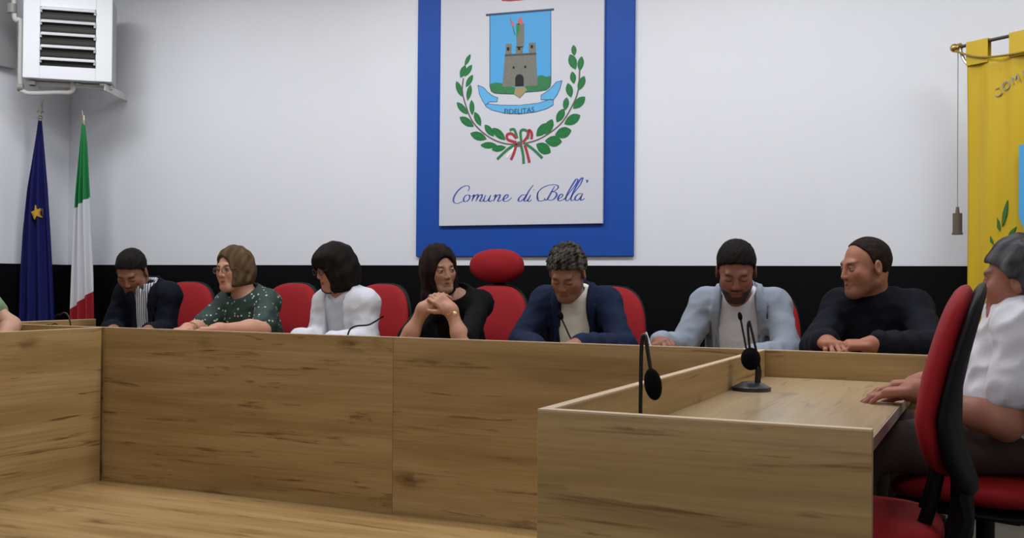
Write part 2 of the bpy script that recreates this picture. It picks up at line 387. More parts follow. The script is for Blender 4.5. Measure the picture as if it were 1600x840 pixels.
SCRIPT = [[(-317, -370), (-307, -355), (-314, -340), (-334, -339), (-365, -351), (-396, -380), (-414, -413), (-410, -436), (-386, -443), (-352, -430)], [(-307, -395), (-327, -394), (-344, -412), (-343, -431), (-325, -432), (-307, -416), (-306, -398), (-313, -395), (-296, -401)], [(-292, -405), (-276, -394), (-280, -408), (-292, -433)], [(-288, -423), (-269, -400), (-250, -393), (-253, -409), (-264, -434)], [(-259, -424), (-241, -401), (-223, -394), (-225, -410), (-237, -431), (-224, -434), (-210, -425)], [(-198, -397), (-207, -416), (-212, -430), (-201, -436), (-183, -427), (-165, -399)], [(-165, -399), (-177, -427), (-169, -437), (-153, -428)], [(-147, -409), (-132, -397), (-135, -412), (-148, -436)], [(-144, -427), (-123, -404), (-105, -397), (-107, -413), (-118, -434), (-107, -437), (-92, -428)], [(-86, -428), (-62, -419), (-51, -406), (-60, -398), (-76, -411), (-83, -428), (-73, -438), (-50, -434), (-27, -417)], [(62, -404), (41, -403), (21, -419), (15, -435), (30, -440), (53, -422), (71, -404)], [(110, -347), (85, -377), (65, -409), (52, -433), (59, -441), (74, -433)], [(94, -403), (83, -423), (75, -437), (85, -442), (100, -432)], [(113, -374), (116, -377)], [(245, -358), (230, -381), (213, -410), (196, -435), (185, -436), (179, -425)], [(144, -424), (135, -416), (141, -390), (167, -366), (201, -353), (236, -349), (262, -355), (265, -369), (245, -384), (222, -391)], [(222, -391), (248, -392), (257, -409), (242, -430), (217, -439), (199, -431)], [(141, -390), (135, -419), (144, -439), (167, -441), (188, -431)], [(265, -433), (285, -424), (295, -412), (287, -404), (272, -415), (265, -433), (274, -444), (293, -439), (308, -429)], [(302, -437), (339, -395), (373, -354), (387, -328), (378, -322), (361, -343), (328, -395), (314, -429), (318, -445), (334, -438)], [(334, -438), (367, -396), (401, -355), (417, -319), (407, -319), (389, -344), (359, -396), (346, -430), (350, -444), (365, -438)], [(412, -405), (393, -406), (374, -422), (372, -439), (385, -443), (404, -426), (418, -405)], [(418, -405), (407, -426), (405, -440), (413, -443), (429, -432)], [(434, -329), (445, -332), (441, -345)]]

sh = flat('shield', SHIELD, 'shield', 1)
stroke('shield_border', SHIELD + [SHIELD[0]], 'line', lambda t, d: .004, 2, sub=1)
stroke('shield_rod', SHROD, 'line', lambda t, d: .012, 4, sub=1)
flat('grass', GRASSL, 'green', 2); flat('grass', [GRASSR[0], GRASSR[1]] + GRASSR[6:], 'green', 2.2); flat('trees', GRASSR[1:7], 'green', 2.4)
flat('castle', CASTLE, 'stone', 3)
for q in TOWERS: flat('tower', q, 'stone', 3)
stroke('battlement', [(-80, 424), (122, 417)], 'dark2', lambda t, d: .012, 4, sub=1)
flat('keep', KEEP, 'stone', 3); flat('ivy', KEEPG, 'kgreen', 4)
flat('flame', FLAME, 'flame', 4); flat('pennant', PENN, 'flame', 3)
stroke('pennant_pole', [(-47, 640), (-30, 590), (-16, 540)], 'green', lambda t, d: .006, 2)
flat('path', PATH, 'tan', 4); flat('door', DOOR, 'dark', 5)
for q in WINS: flat('window', q, 'dark', 5)
flat('ribbon', RIBC, 'rib', 3); flat('ribbon_tail', RIBL, 'rib', 2); flat('ribbon_tail', RIBR, 'rib', 2)
for q in (RIBC, RIBL, RIBR): stroke('ribbon_line', q + [q[0]], 'line', lambda t, d: .0028, 4, sub=1)
for q in STEMS: stroke('wreath_stem', q, 'stem', lambda t, d: .009, 1)
rl = random.Random(3)
for li, (x0, z0, x1, z1, wd) in enumerate(LEAVES):
    a, b = Vector((x0, z0)), Vector((x1, z1)); d = b - a; L = d.length; n = Vector((-d.y, d.x)) / L
    pr = [(0, 0), (.12, .5), (.3, .9), (.5, 1), (.7, .85), (.88, .45), (1, .04)]
    up = [a + d * t + n * (L * wd * .6 * k) for t, k in pr]; dn = [a + d * t - n * (L * wd * .6 * k) for t, k in pr[1:]]
    lf = flat('leaf', [tuple(q) for q in up + dn[::-1]], 'leaf', 2 + .35 * (li % 4))
    stroke('leaf_vein', [tuple(a + d * .1), tuple(b)], 'kgreen', lambda t, d: .003, 3.6, sub=1, parent=None).parent = lf
for c, q in BOW: stroke('bow_ribbon', q, dict(r='red', g='green', w='wht')[c], lambda t, d: .016, 3 + (c == 'r'))
MB().box((.022, YP - .001, -.104), (.03, .003, .03)).build('bow_knot', inks['stem'], wbd)
for q in SCRIPT:
    stroke('script_stroke', q, 'script', lambda t, d: .0035 + .0085 * abs(d.z) ** 1.5 * (1 if d.z < 0 else .75) * math.sin(math.pi * min(max(t, .08), .92)), 1, sub=9)
flat('crown_base', CROWN, 'red', 2)
# motto lettering on the ribbon, bent along its curve
cu = bpy.data.curves.new('motto', 'FONT'); cu.body = 'FIDELITAS'; cu.size = .042; cu.extrude = .0004; cu.align_x = 'CENTER'
tmp = bpy.data.objects.new('motto_tmp', cu); COL.objects.link(tmp)
bpy.context.view_layer.update()
me = bpy.data.meshes.new_from_object(tmp.evaluated_get(bpy.context.evaluated_depsgraph_get()))
bpy.data.objects.remove(tmp)
for v in me.vertices:
    x, y, z = v.co; v.co = (.016 + x * 1.05, YP - .0024 - z, .074 + y + .55 * x * x)
link('motto', me, inks['line'], wbd)

# ------------------------------------------------------------------ unit heater in the corner
m_heat = mat('heater_white_enamel', '#e6e9ee', 0.4, 0.4)
m_heat2 = mat('heater_grey_side', '#b9bbbd', 0.5)
m_dark = mat('dark_fins', '#15140f', 0.5, noise=.3, nscale=30)
m_pipe = mat('pipe_white', '#c9c9c6', 0.45)
HA = math.radians(40)
HT = empty('unit_heater', (-5.616, 5.152, 2.4), HA)
# local: x along the front to the right, -y out of the front
W2, HH, DP = .275, .56, .30
body = MB()
body.b2((-W2, .012, 0), (W2, DP, HH), .006).build('body', m_heat2, HT)
ix, iz0, iz1 = .172, .085, .475
fr = MB()
fr.b2((-W2, 0, 0), (-ix, .016, HH), .003, 1).b2((ix, 0, 0), (W2, .016, HH), .003, 1)
fr.b2((-ix, 0, 0), (ix, .016, iz0), .002, 1).b2((-ix, 0, iz1), (ix, .016, HH), .002, 1)
fr.build('front_frame', m_heat, HT)
MB().b2((-ix, .008, iz0), (ix, .0118, iz1)).build('fin_backing', m_dark, HT)
for k in range(14):
    z = iz0 + .012 + k * (iz1 - iz0) / 14
    MB().b2((-ix, .004, z), (ix, .009, z + .004)).build('fin', mat('fin_metal', '#1d1b15', .5), HT)
for k in range(5):
    z = iz0 + .046 + k * .083
    MB().box((0, -.008, z), (2 * ix - .012, .036, .006), RX(.55)).build('louver', m_heat, HT)
    for sx in (-1, 1): MB().box((sx * (ix - .006), -.002, z - .012), (.012, .022, .03)).build('louver_clip', m_heat2, HT)
br = MB()
br.b2((-.25, .1, -.03), (.27, .14, -.006)).box((.27, .25, -.012), (.035, .45, .012), RZ(-.26)).box((.285, .25, -.03), (.006, .45, .045), RZ(-.26)).box((.17, .25, -.012), (.03, .43, .010), RZ(-.62)).b2((-.25, .06, -.03), (-.21, .30, -.008))
br.build('bracket', m_pipe, HT)
MB().tube([(.02, .10, 0), (.02, .10, -.045), (-.005, .10, -.068), (-.06, .10, -.07), (-.22, .10, -.085), (-.275, .10, -.08), (-.30, .10, -.05), (-.305, .10, .1), (-.305, .10, .36), (-.315, .1, .40), (-.345, .1, .42), (-.35, .1, .7)], .016, 10, 5).build('pipe', m_pipe, HT, True)
MB().cyl((-.32, .1, -.05), (-.285, .1, -.05), .026).build('pipe_valve', mat('valve_grey', '#8d8d8a', .4), HT, True)
MB().cyl((-.36, .1, .44), (-.36, .1, .50), .03).build('pipe_valve', mat('valve_grey', '#8d8d8a', .4), HT, True)
tag(HT, 'white boxy unit heater with dark louvres mounted high in the corner', 'heater')
MB().b2((WX0, 5.05, 2.52), (WX0 + .05, 5.20, CEIL - .02), .004).build('wall_duct', mat('grey_duct', '#9a9b9c', .6)); 
tag(bpy.data.objects['wall_duct'], 'grey vertical cable duct on the left wall beside the heater', 'duct')

# ------------------------------------------------------------------ flags
m_pole = mat('pole_metal', '#a8a49a', 0.3, metal=.8)
def flag_mat(name, stops_fn):
    m = bpy.data.materials.new(name); m.use_nodes = True
    return m
def draped(name, prof, cols, parent, folds, seed, thick=.035):
    """hanging cloth folded round its pole: prof = [(z, half width left, half width right)]"""
    me = bpy.data.meshes.new(name); rnd = random.Random(seed)
    nz, na = 70, 72; vs = []; fs = []; colr = []
    zs = np.linspace(prof[0][0], prof[-1][0], nz)
    pz = [q[0] for q in prof][::-1]; pl = [q[1] for q in prof][::-1]; pr = [q[2] for q in prof][::-1]
    for i, z in enumerate(zs):
        l, r = np.interp(z, pz, pl), np.interp(z, pz, pr)
        for k in range(na):
            a = 2 * math.pi * k / na
            x = math.cos(a); x = x * (r if x > 0 else l)
            g = min(1, (zs[0] - z) / .5)
            y = math.sin(a) * (thick * (.35 + .65 * g)) * (1 + .0 * x) + g * .022 * math.sin(folds * x / (l + r + 1e-4) * 2 * math.pi + seed + z * 1.3) * (1 if math.sin(a) < 0 else .4)
            vs.append((x, y, z)); colr.append(cols(x, z, l, r) if callable(cols) else (1, 1, 1, 1))
    for i in range(nz - 1):
        for k in range(na):
            a, b = i * na + k, i * na + (k + 1) % na
            fs.append((a, b, b + na, a + na))
    fs.append(tuple(range(na))[::-1]); fs.append(tuple(range((nz - 1) * na, nz * na)))
    me.from_pydata(vs, [], fs)
    ca = me.color_attributes.new('Col', 'FLOAT_COLOR', 'POINT')
    ca.data.foreach_set('color', np.array(colr, dtype=np.float32).ravel())
    o = link(name, me, cols if not callable(cols) else vcol_mat('flag_cloth', .7, .2, .15, 400), parent, True)
    return o
def flag(loc, label, prof, cols, folds, seed, ztop, finial):
    t = empty('flag', (loc[0], loc[1], 0), math.radians(24))
    MB().cyl((0, 0, .03), (0, 0, ztop), .012).build('pole', m_pole, t, True)
    MB().cyl((0, 0, 0), (0, 0, .035), .13, .12, 32).build('base', mat('flag_base', '#2a2a2a', .4), t, True)
    draped('cloth', prof, cols, t, folds, seed)
    if finial == 'spear':
        f = MB().ball((0, 0, ztop + .0), (.018, .018, .018), 6).cyl((0, 0, ztop), (0, 0, ztop + .05), .008, .006).cyl((0, 0, ztop + .045), (.018, 0, ztop + .13), .016, .004, 8)
        f.cyl((-.022, 0, ztop + .045), (.024, 0, ztop + .04), .006, .006, 8)
    else:
        f = MB().cyl((0, 0, ztop), (0, 0, ztop + .035), .014, .010).cyl((-.006, 0, ztop + .03), (-.012, 0, ztop + .075), .006, .003, 8).cyl((.0, 0, ztop), (-.02, 0, ztop + .01), .006, .006, 8)
    f.build('finial', m_pole, t, True)
    return tag(t, label, 'flag', 'flags in the corner')
EUB = lin('#171a58'); 
def eu_cols(x, z, l, r): return EUB
ef = flag((-6.02, 5.29), 'dark blue flag with a gold star furled on its pole, left of the pair', [(2.17, .012, .012), (2.0, .035, .03), (1.7, .075, .062), (1.4, .10, .085), (1.1, .115, .105), (.75, .12, .125), (.45, .12, .13)], eu_cols, 3, 1, 2.19, 'spear')
# one visible star of the ring, sewn flat on the cloth
star = []
for k in range(10):
    r_ = .048 if k % 2 == 0 else .02; a = math.pi / 2 + k * math.pi / 5 + .25
    star.append((.008 + r_ * math.cos(a) * .75, 1.535 + r_ * 1.1 * math.sin(a)))
MB().poly(star, -.057, -.02).build('star', mat('gold_star', '#c89a2c', .5), ef, tri=True)
G_, W_, R_ = lin('#11793d'), lin('#cfd0d6'), lin('#96101c')
def tricolour():
    """cloth gathered diagonally, so the three bands meet along slanting lines"""
    m = bpy.data.materials.new('tricolour_cloth'); m.use_nodes = True; nt = m.node_tree; b = nt.nodes['Principled BSDF']; b.inputs['Roughness'].default_value = .7
    tc = nt.nodes.new('ShaderNodeTexCoord'); sx = nt.nodes.new('ShaderNodeSeparateXYZ'); nt.links.new(tc.outputs['Object'], sx.inputs[0])
    def above(k, thr):
        a = nt.nodes.new('ShaderNodeMath'); a.operation = 'MULTIPLY_ADD'; nt.links.new(sx.outputs['X'], a.inputs[0]); a.inputs[1].default_value = -k; nt.links.new(sx.outputs['Z'], a.inputs[2])
        g = nt.nodes.new('ShaderNodeMath'); g.operation = 'GREATER_THAN'; nt.links.new(a.outputs[0], g.inputs[0]); g.inputs[1].default_value = thr; return g.outputs[0]
    m1 = nt.nodes.new('ShaderNodeMix'); m1.data_type = 'RGBA'; nt.links.new(above(.9, .93), m1.inputs['Factor']); m1.inputs['A'].default_value = R_; m1.inputs['B'].default_value = W_
    m2 = nt.nodes.new('ShaderNodeMix'); m2.data_type = 'RGBA'; nt.links.new(above(.9, 1.60), m2.inputs['Factor']); nt.links.new(m1.outputs['Result'], m2.inputs['A']); m2.inputs['B'].default_value = G_
    nt.links.new(m2.outputs['Result'], b.inputs['Base Color']); return m
flag((-5.73, 5.40), 'green, white and red flag furled on its pole beside the blue flag', [(2.15, .012, .010), (2.0, .022, .028), (1.7, .04, .045), (1.4, .055, .062), (1.1, .068, .078), (.75, .085, .085), (.45, .09, .09)], tricolour(), 3, 4, 2.17, 'hook')

# ------------------------------------------------------------------ town banner at the right
m_yel = mat('banner_yellow_satin', '#c9a81f', 0.45, 0.35, noise=.08, nscale=6, stretch=(6, 6, .4))
m_brass = mat('brass', '#b79a5a', 0.3, metal=.9)
BA = math.radians(-36)
BN = empty('town_banner', (-.205, 5.50, 0), BA)      # local x along the rod
ZR = 2.225
BWD = 1.02
MB().cyl((-.01, 0, ZR), (BWD + .16, 0, ZR), .008).build('rod', mat('rod_dark_metal', '#5b5148', .35, metal=.8), BN, True)
for x in (0, BWD + .15): MB().ball((x, 0, ZR), .021, 8).cyl((x + .02, 0, ZR), (x + .035, 0, ZR), .018).build('finial', m_brass, BN, True)
MB().cyl((BWD / 2 + .07, .05, .03), (BWD / 2 + .07, .05, ZR + .1), .014).build('pole', m_pole, BN, True)
MB().cyl((BWD / 2 + .07, .05, 0), (BWD / 2 + .07, .05, .035), .18, .16, 32).build('base', mat('flag_base', '#2a2a2a', .4), BN, True)
# cloth with soft folds and hanging tabs
def cloth_y(x, z): return .010 * math.sin(x * 23 + .6 * math.sin(z * 2)) * min(1, (ZR - .1 - z) / .6 + .15) + .006 * math.sin(x * 51 + 1)
me = bpy.data.meshes.new('cloth'); nx, nz = 90, 60; vs = []; fs = []
for i in range(nz):
    z = ZR - .085 - i * (ZR - .085 - .52) / (nz - 1)
    for k in range(nx):
        x = .075 + k * BWD / (nx - 1); vs.append((x, cloth_y(x, z), z))
for i in range(nz - 1):
    for k in range(nx - 1):
        a = i * nx + k; fs.append((a, a + 1, a + nx + 1, a + nx))
me.from_pydata(vs, [], fs); cl = link('cloth', me, m_yel, BN, True)
md = cl.modifiers.new('thickness', 'SOLIDIFY'); md.thickness = .003; md.offset = 0
for k in range(5):
    x0 = .075 + k * .226
    mb = MB()
    mb.b2((x0, -.014, ZR - .10), (x0 + .115, -.010, ZR + .006)).b2((x0, .010, ZR - .10), (x0 + .115, .014, ZR + .006)).b2((x0, -.014, ZR + .006), (x0 + .115, .014, ZR + .011))
    mb.build('tab', m_yel, BN)
MB().tube([(.02, -.02, ZR - .02), (.15, -.022, ZR - .072), (.32, -.022, ZR - .09), (.55, -.022, ZR - .085), (.85, -.022, ZR - .07), (1.1, -.02, ZR - .02)], .005, 8).build('cord', mat('cord_gold', '#8f7530', .6), BN, True)
MB().tube([(.03, 0, ZR - .005), (.05, .0, ZR - .06), (.072, 0, ZR - .09)], .008, 8).build('hook', m_pole, BN, True)
# lettering in an arc, embroidered in silver thread
m_silver = mat('silver_thread', '#9a9488', .45)
for k, ch in enumerate('COMUNE DI BELLA'):
    if ch == ' ': continue
    cu = bpy.data.curves.new('letter', 'FONT'); cu.body = ch; cu.size = .058; cu.extrude = .0015; cu.align_x = 'CENTER'
    tmp = bpy.data.objects.new('letter_tmp', cu); COL.objects.link(tmp); bpy.context.view_layer.update()
    mm = bpy.data.meshes.new_from_object(tmp.evaluated_get(bpy.context.evaluated_depsgraph_get())); bpy.data.objects.remove(tmp)
    a = (k - 7) / 7 * .55; px = .585 + .65 * math.sin(a); pz = 2.055 - .65 * (1 - math.cos(a))
    mm.transform(Matrix.Translation((px, cloth_y(px, pz) - .006, pz)) @ Matrix.Rotation(a, 4, 'Y') @ Matrix.Rotation(math.pi / 2, 4, 'X'))
    link('letter', mm, m_silver, BN)
m_bl = mat('banner_leaf', '#2f6a2f', .5, noise=.3, nscale=50)
def bleaf(x, z, ang, L, wd):
    pts = []
    for t, k in [(0, 0), (.2, .6), (.5, 1), (.8, .6), (1, .0)]: pts.append((t, k))
    P = [(t * L, k * wd) for t, k in pts] + [(t * L, -k * wd) for t, k in pts[-2:0:-1]]
    c, s = math.cos(ang), math.sin(ang); y = cloth_y(x, z)
    MB().poly([(x + u * c - v * s, z + u * s + v * c) for u, v in P], y - .008, y - .003).build('embroidered_leaf', m_bl, BN)
for (x, z, a, L) in [(.335, 1.36, 1.35, .17), (.325, 1.34, 1.9, .12), (.36, 1.30, .9, .10), (.30, 1.28, 2.2, .10), (.35, 1.22, 1.2, .12), (.31, 1.18, 2.0, .12), (.36, 1.12, 1.0, .12), (.33, 1.06, 1.9, .12), (.40, 1.0, .8, .12), (.37, .95, 1.7, .12), (.47, .92, .5, .12), (.46, .87, 1.4, .12)]:
    x -= .075; L *= .72
    bleaf(x, z, a, L, .011)
    bleaf(1.17 - x, z, math.pi - a, L, .011)
MB().poly([(.36, 1.72), (.81, 1.72), (.81, 1.40), (.77, 1.31), (.585, 1.25), (.40, 1.31), (.36, 1.40)], -.024, -.012).build('embroidered_shield', inks['shield'], BN)
MB().poly([(.50, 1.33), (.67, 1.33), (.65, 1.58), (.52, 1.58)], -.026, -.020).build('embroidered_castle', inks['stone'], BN)
tag(BN, 'yellow satin town banner hanging by tabs from a brass-ended rod', 'banner')
WT = empty('cord_weight', (-.19, 5.52, 0))
MB().cyl((0, 0, 1.46), (0, 0, ZR - .02), .0022, .0022, 6).build('cord', mat('thin_cord', '#8f8b84', .7), WT)
MB().cyl((0, 0, 1.34), (0, 0, 1.435), .022).cyl((0, 0, 1.435), (0, 0, 1.465), .010, .007).cyl((0, 0, 1.332), (0, 0, 1.342), .025).build('weight', mat('bronze_tassel', '#6f6355', .4, metal=.5), WT, True)
tag(WT, 'small bronze weight hanging on a thin cord from the banner rod', 'weight')

# ------------------------------------------------------------------ chairs
m_red = mat('red_upholstery', '#8c1018', 0.75, 0.25, noise=.06, nscale=20, bump=.08, bscale=500, sheen=.0)
m_blk = mat('black_plastic', '#060607', 0.55, 0.18)
m_chr = mat('castor_grey', '#2a2a2b', .4)
def cushion_mesh(name, outline, z_fn, thick, bulge, parent, m, to3d):
    """padded shape: outline (u,v) loop filled with rings, puffed on both sides, mapped to 3D with to3d(u,v,d)"""
    n = len(outline); cu = sum(p[0] for p in outline) / n; cv = sum(p[1] for p in outline) / n
    vs = []; fs = []
    lev = [(1.0, 0.0), (.985, .35), (.94, .65), (.85, .85), (.65, .95), (.35, 1.0)]
    def ring(s, d):
        i0 = len(vs)
        for (u, v) in outline: vs.append(to3d(cu + (u - cu) * s, cv + (v - cv) * s, d))
        return i0
    front = [ring(s, thick / 2 * k + bulge * (1 - s) * k) for s, k in lev]
    back = [ring(s, -thick / 2 * k) for s, k in lev[1:]]
    def band(a, b):
        for k in range(n): fs.append((a + k, a + (k + 1) % n, b + (k + 1) % n, b + k))
    for a, b in zip(front, front[1:]): band(a, b)
    band(back[0], front[0])
    for a, b in zip(back, back[1:]): band(b, a)
    vs.append(to3d(cu, cv, thick / 2 + bulge)); c1 = len(vs) - 1
    vs.append(to3d(cu, cv, -thick / 2)); c2 = len(vs) - 1
    for k in range(n):
        fs.append((front[-1] + k, front[-1] + (k + 1) % n, c1)); fs.append((back[-1] + (k + 1) % n, back[-1] + k, c2))
    me = bpy.data.meshes.new(name); me.from_pydata(vs, [], fs); me.update()
    bm = bmesh.new(); bm.from_mesh(me); bmesh.ops.recalc_face_normals(bm, faces=bm.faces[:]); bm.to_mesh(me); bm.free()
    return link(name, me, m, parent, True)
def superellipse(w, h, p=3.2, n=48, top=1.0, bot=1.0, cv=0):
    out = []
    for k in range(n):
        a = 2 * math.pi * k / n; c, s = math.cos(a), math.sin(a)
        u = w * math.copysign(abs(c) ** (2 / p), c); v = h * math.copysign(abs(s) ** (2 / p), s)
        f = bot + (top - bot) * (v + h) / (2 * h)
        out.append((u * f, v + cv))
    return out
def back_curve(z):
    """fore-aft position of the backrest's middle plane (local y, + is backwards) against height over the seat"""
    return float(np.interp(z, [.05, .14, .24, .34, .46, .58], [.235, .20, .185, .205, .236, .270]))
def make_chair(loc, rz, seat=.50, headrest=False, backw=.235, recl=1.0, btop=.57):
    """office chair; it faces -y before rotation"""
    t = empty('office_chair', loc, rz)
    outl = superellipse(.245, .235, 3.4, 44, .94, 1.0)
    cushion_mesh('seat', outl, None, .075, .018, t, m_red, lambda u, v, d: (u, v, seat - .045 + d - (.02 * ((-v) / .235) ** 2 if v < -.1 else 0)))
    cushion_mesh('seat_shell', superellipse(.235, .225, 3.4, 44), None, .03, 0, t, m_blk, lambda u, v, d: (u, v, seat - .10 + d))
    h0 = .10; bh = (btop - h0) / 2
    ob_ = superellipse(backw, bh, 2.9, 52, .82, 1.04, h0 + bh)
    def bmap(u, v, d): return (u, back_curve(v) * recl + .02 + .35 * u * u * -1 - d, seat + v)
    cushion_mesh('backrest', ob_, None, .055, .012, t, m_red, bmap)
    os_ = superellipse(backw + .006, bh + .026, 2.9, 52, .82, 1.0, h0 + bh - .02)
    cushion_mesh('back_shell', os_, None, .036, 0, t, m_blk, lambda u, v, d: (bmap(u, v, 0)[0], bmap(u, v, 0)[1] + .036 - d * (1.0 if d > 0 else 1.0 + 4.5 * max(0, .34 - v)), seat + v))
    sp = MB()
    for sx in (-.10, .10):
        sp.tube([(sx * .5, .06, seat - .115), (sx * .8, .20, seat - .11), (sx, .265, seat - .04), (sx, .27, seat + .08), (sx, .25, seat + .20)], [.02, .024, .026, .024, .018], 8, 5)
        sp.tube([(sx * .6, .16, seat - .10), (sx * .9, .20, seat + .02), (sx, .225, seat + .14)], [.018, .017, .015], 8, 5)
    sp.box((0, .02, seat - .125), (.16, .22, .03), None, .006)
    sp.build('back_bracket', m_blk, t, True)
    MB().cyl((0, 0, .12), (0, 0, seat - .12), .026).cyl((0, 0, .09), (0, 0, .16), .042, .036).build('gas_column', m_blk, t, True)
    for k in range(5):
        a = 2 * math.pi * k / 5 + .3; c, s = math.cos(a), math.sin(a)
        MB().tube([(c * .03, s * .03, .125), (c * .16, s * .16, .11), (c * .29, s * .29, .082)], [.028, .022, .016], 8, 4).build('base_arm', m_blk, t, True)
        MB().cyl((c * .29 - s * .022, s * .29 + c * .022, .03), (c * .29 + s * .022, s * .29 - c * .022, .03), .03, None, 16).cyl((c * .29, s * .29, .04), (c * .29, s * .29, .085), .012).build('castor', m_chr, t, True)
    if headrest:
        zc = seat + btop + .105
        cushion_mesh('headrest', superellipse(.158, .092, 2.2, 44), None, .08, .02, t, m_red, lambda u, v, d: (u, .30 - d + .5 * u * u * -1, zc + v))
        MB().box((0, .33, seat + btop + .02), (.06, .016, .16), None, .004).build('headrest_post', m_blk, t)
    return t

# ------------------------------------------------------------------ people: signed-distance bodies turned into meshes
F = np.float32
def V3(*a): return np.array(a, dtype=F)
def rc(P, a, b, ra, rb):
    a = np.asarray(a, F); b = np.asarray(b, F); ab = b - a
    t = np.clip(((P - a) @ ab) / max(float(ab @ ab), 1e-9), 0, 1)
    return np.linalg.norm(P - a - t[:, None] * ab, axis=1) - (ra + (rb - ra) * t)
def el(P, c, r, R=None):
    q = P - np.asarray(c, F)
    if R is not None: q = q @ np.asarray(R, F)
    r = np.asarray(r, F)
    k0 = np.linalg.norm(q / r, axis=1); k1 = np.linalg.norm(q / (r * r), axis=1)
    return k0 * (k0 - 1) / np.maximum(k1, 1e-6)
def rbox(P, c, hs, rad, R=None):
    q = P - np.asarray(c, F)
    if R is not None: q = q @ np.asarray(R, F)
    q = np.abs(q) - (np.asarray(hs, F) - rad)
    return np.linalg.norm(np.maximum(q, 0), axis=1) + np.minimum(q.max(axis=1), 0) - rad
def smin(a, b, k):
    h = np.clip(.5 + .5 * (b - a) / k, 0, 1)
    return b * (1 - h) + a * h - k * h * (1 - h)
def smax(a, b, k): return -smin(-a, -b, k)
def wav(P, s, seed, amp):
    """cheap smooth noise"""
    r = np.random.RandomState(seed); o = np.zeros(len(P), F)
    for i in range(5):
        d = r.normal(size=3); d /= np.linalg.norm(d)
        o += np.sin((P @ d.astype(F)) * s * (1 + .35 * i) + r.uniform(0, 6)).astype(F)
    return o * (amp / 2.2)

def nets(fn, lo, hi, h):
    lo = np.asarray(lo, F); n = np.ceil((np.asarray(hi, F) - lo) / h).astype(int) + 1
    B = 6; nb = -(-n // B); n = nb * B
    # coarse pass, then only blocks near the surface
    ci = np.stack(np.meshgrid(*[np.arange(k) for k in nb], indexing='ij'), -1).reshape(-1, 3)
    cen = lo + (ci * B + (B - 1) / 2) * h
    cd = fn(cen.astype(F))
    near = np.abs(cd) < B * h * .9 * 1.7
    V = np.repeat(np.repeat(np.repeat(np.where(cd < 0, -1, 1).astype(F).reshape(nb), B, 0), B, 1), B, 2)
    off = np.stack(np.meshgrid(*[np.arange(B)] * 3, indexing='ij'), -1).reshape(-1, 3)
    act = ci[near]
    for s in range(0, len(act), 4000):
        idx = (act[s:s + 4000, None, :] * B + off[None]).reshape(-1, 3)
        V[idx[:, 0], idx[:, 1], idx[:, 2]] = fn((lo + idx * h).astype(F))
    S = V < 0
    c = np.zeros(np.array(S.shape) - 1, np.int8)
    for dx in (0, 1):
        for dy in (0, 1):
            for dz in (0, 1):
                c += S[dx:S.shape[0] - 1 + dx, dy:S.shape[1] - 1 + dy, dz:S.shape[2] - 1 + dz]
    A = (c > 0) & (c < 8)
    ids = np.full(A.shape, -1, np.int64); I = np.argwhere(A); ids[A] = np.arange(len(I))
    acc = np.zeros((len(I), 3), F); cnt = np.zeros(len(I), F)
    for ax in range(3):
        for u in (0, 1):
            for v in (0, 1):
                a = np.zeros(3, int); o = [k for k in range(3) if k != ax]; a[o[0]] = u; a[o[1]] = v
                b = a.copy(); b[ax] = 1
                va = V[tuple((I + a).T)]; vb = V[tuple((I + b).T)]
                m = (va < 0) != (vb < 0)
                t = np.where(m, va / np.where(m, va - vb, 1), 0)
                p = np.tile(a.astype(F), (len(I), 1)); p[:, ax] = t
                acc += p * m[:, None]; cnt += m
    vs = lo + h * (I + acc / cnt[:, None])
    qs = []
    for ax in range(3):
        o = [k for k in range(3) if k != ax]
        sl0 = [slice(1, -1)] * 3; sl1 = [slice(1, -1)] * 3
        sl0[ax] = slice(0, -1); sl1[ax] = slice(1, None)
        s0, s1 = S[tuple(sl0)], S[tuple(sl1)]
        E_ = np.argwhere(s0 != s1)
        if not len(E_): continue
        st = s0[tuple(E_.T)]
        base = E_.copy(); base[:, o[0]] += 1; base[:, o[1]] += 1
        def cell(du, dv):
            q = base.copy(); q[:, o[0]] -= du; q[:, o[1]] -= dv; return ids[tuple(q.T)]
        q = np.stack([cell(1, 1), cell(0, 1), cell(0, 0), cell(1, 0)], 1)
        flip = st if ax != 1 else ~st
        q[~flip] = q[~flip][:, ::-1]
        qs.append(q)
    return vs, np.concatenate(qs)

def relax(vs, qs, it=2, lam=.5):
    n = len(vs)
    e = np.concatenate([qs[:, [0, 1]], qs[:, [1, 2]], qs[:, [2, 3]], qs[:, [3, 0]]])
    for _ in range(it):
        acc = np.zeros((n, 3)); cnt = np.zeros(n)
        for k in range(3):
            acc[:, k] = np.bincount(e[:, 0], vs[e[:, 1], k], n) + np.bincount(e[:, 1], vs[e[:, 0], k], n)
        cnt = np.bincount(e[:, 0], minlength=n) + np.bincount(e[:, 1], minlength=n)
        vs = vs + lam * (acc / np.maximum(cnt, 1)[:, None] - vs)
    return vs.astype(F)

def np_mesh(name, parts, m, parent=None, cols=None):
    vs = np.concatenate([p[0] for p in parts]); off = 0; qs = []
    for v, q in parts: qs.append(q + off); off += len(v)
    qs = np.concatenate(qs).astype(np.int32)
    me = bpy.data.meshes.new(name)
    me.vertices.add(len(vs)); me.vertices.foreach_set('co', vs.astype(F).ravel())
    me.loops.add(qs.size); me.loops.foreach_set('vertex_index', qs.ravel())
    me.polygons.add(len(qs)); me.polygons.foreach_set('loop_start', np.arange(0, qs.size, 4, dtype=np.int32))
    me.update(calc_edges=True); me.validate()
    me.polygons.foreach_set('use_smooth', [True] * len(me.polygons))
    if cols is not None:
        ca = me.color_attributes.new('Col', 'FLOAT_COLOR', 'POINT')
        c = np.ones((len(vs), 4), F); c[:, :3] = cols; ca.data.foreach_set('color', c.ravel())
    return link(name, me, m, parent)

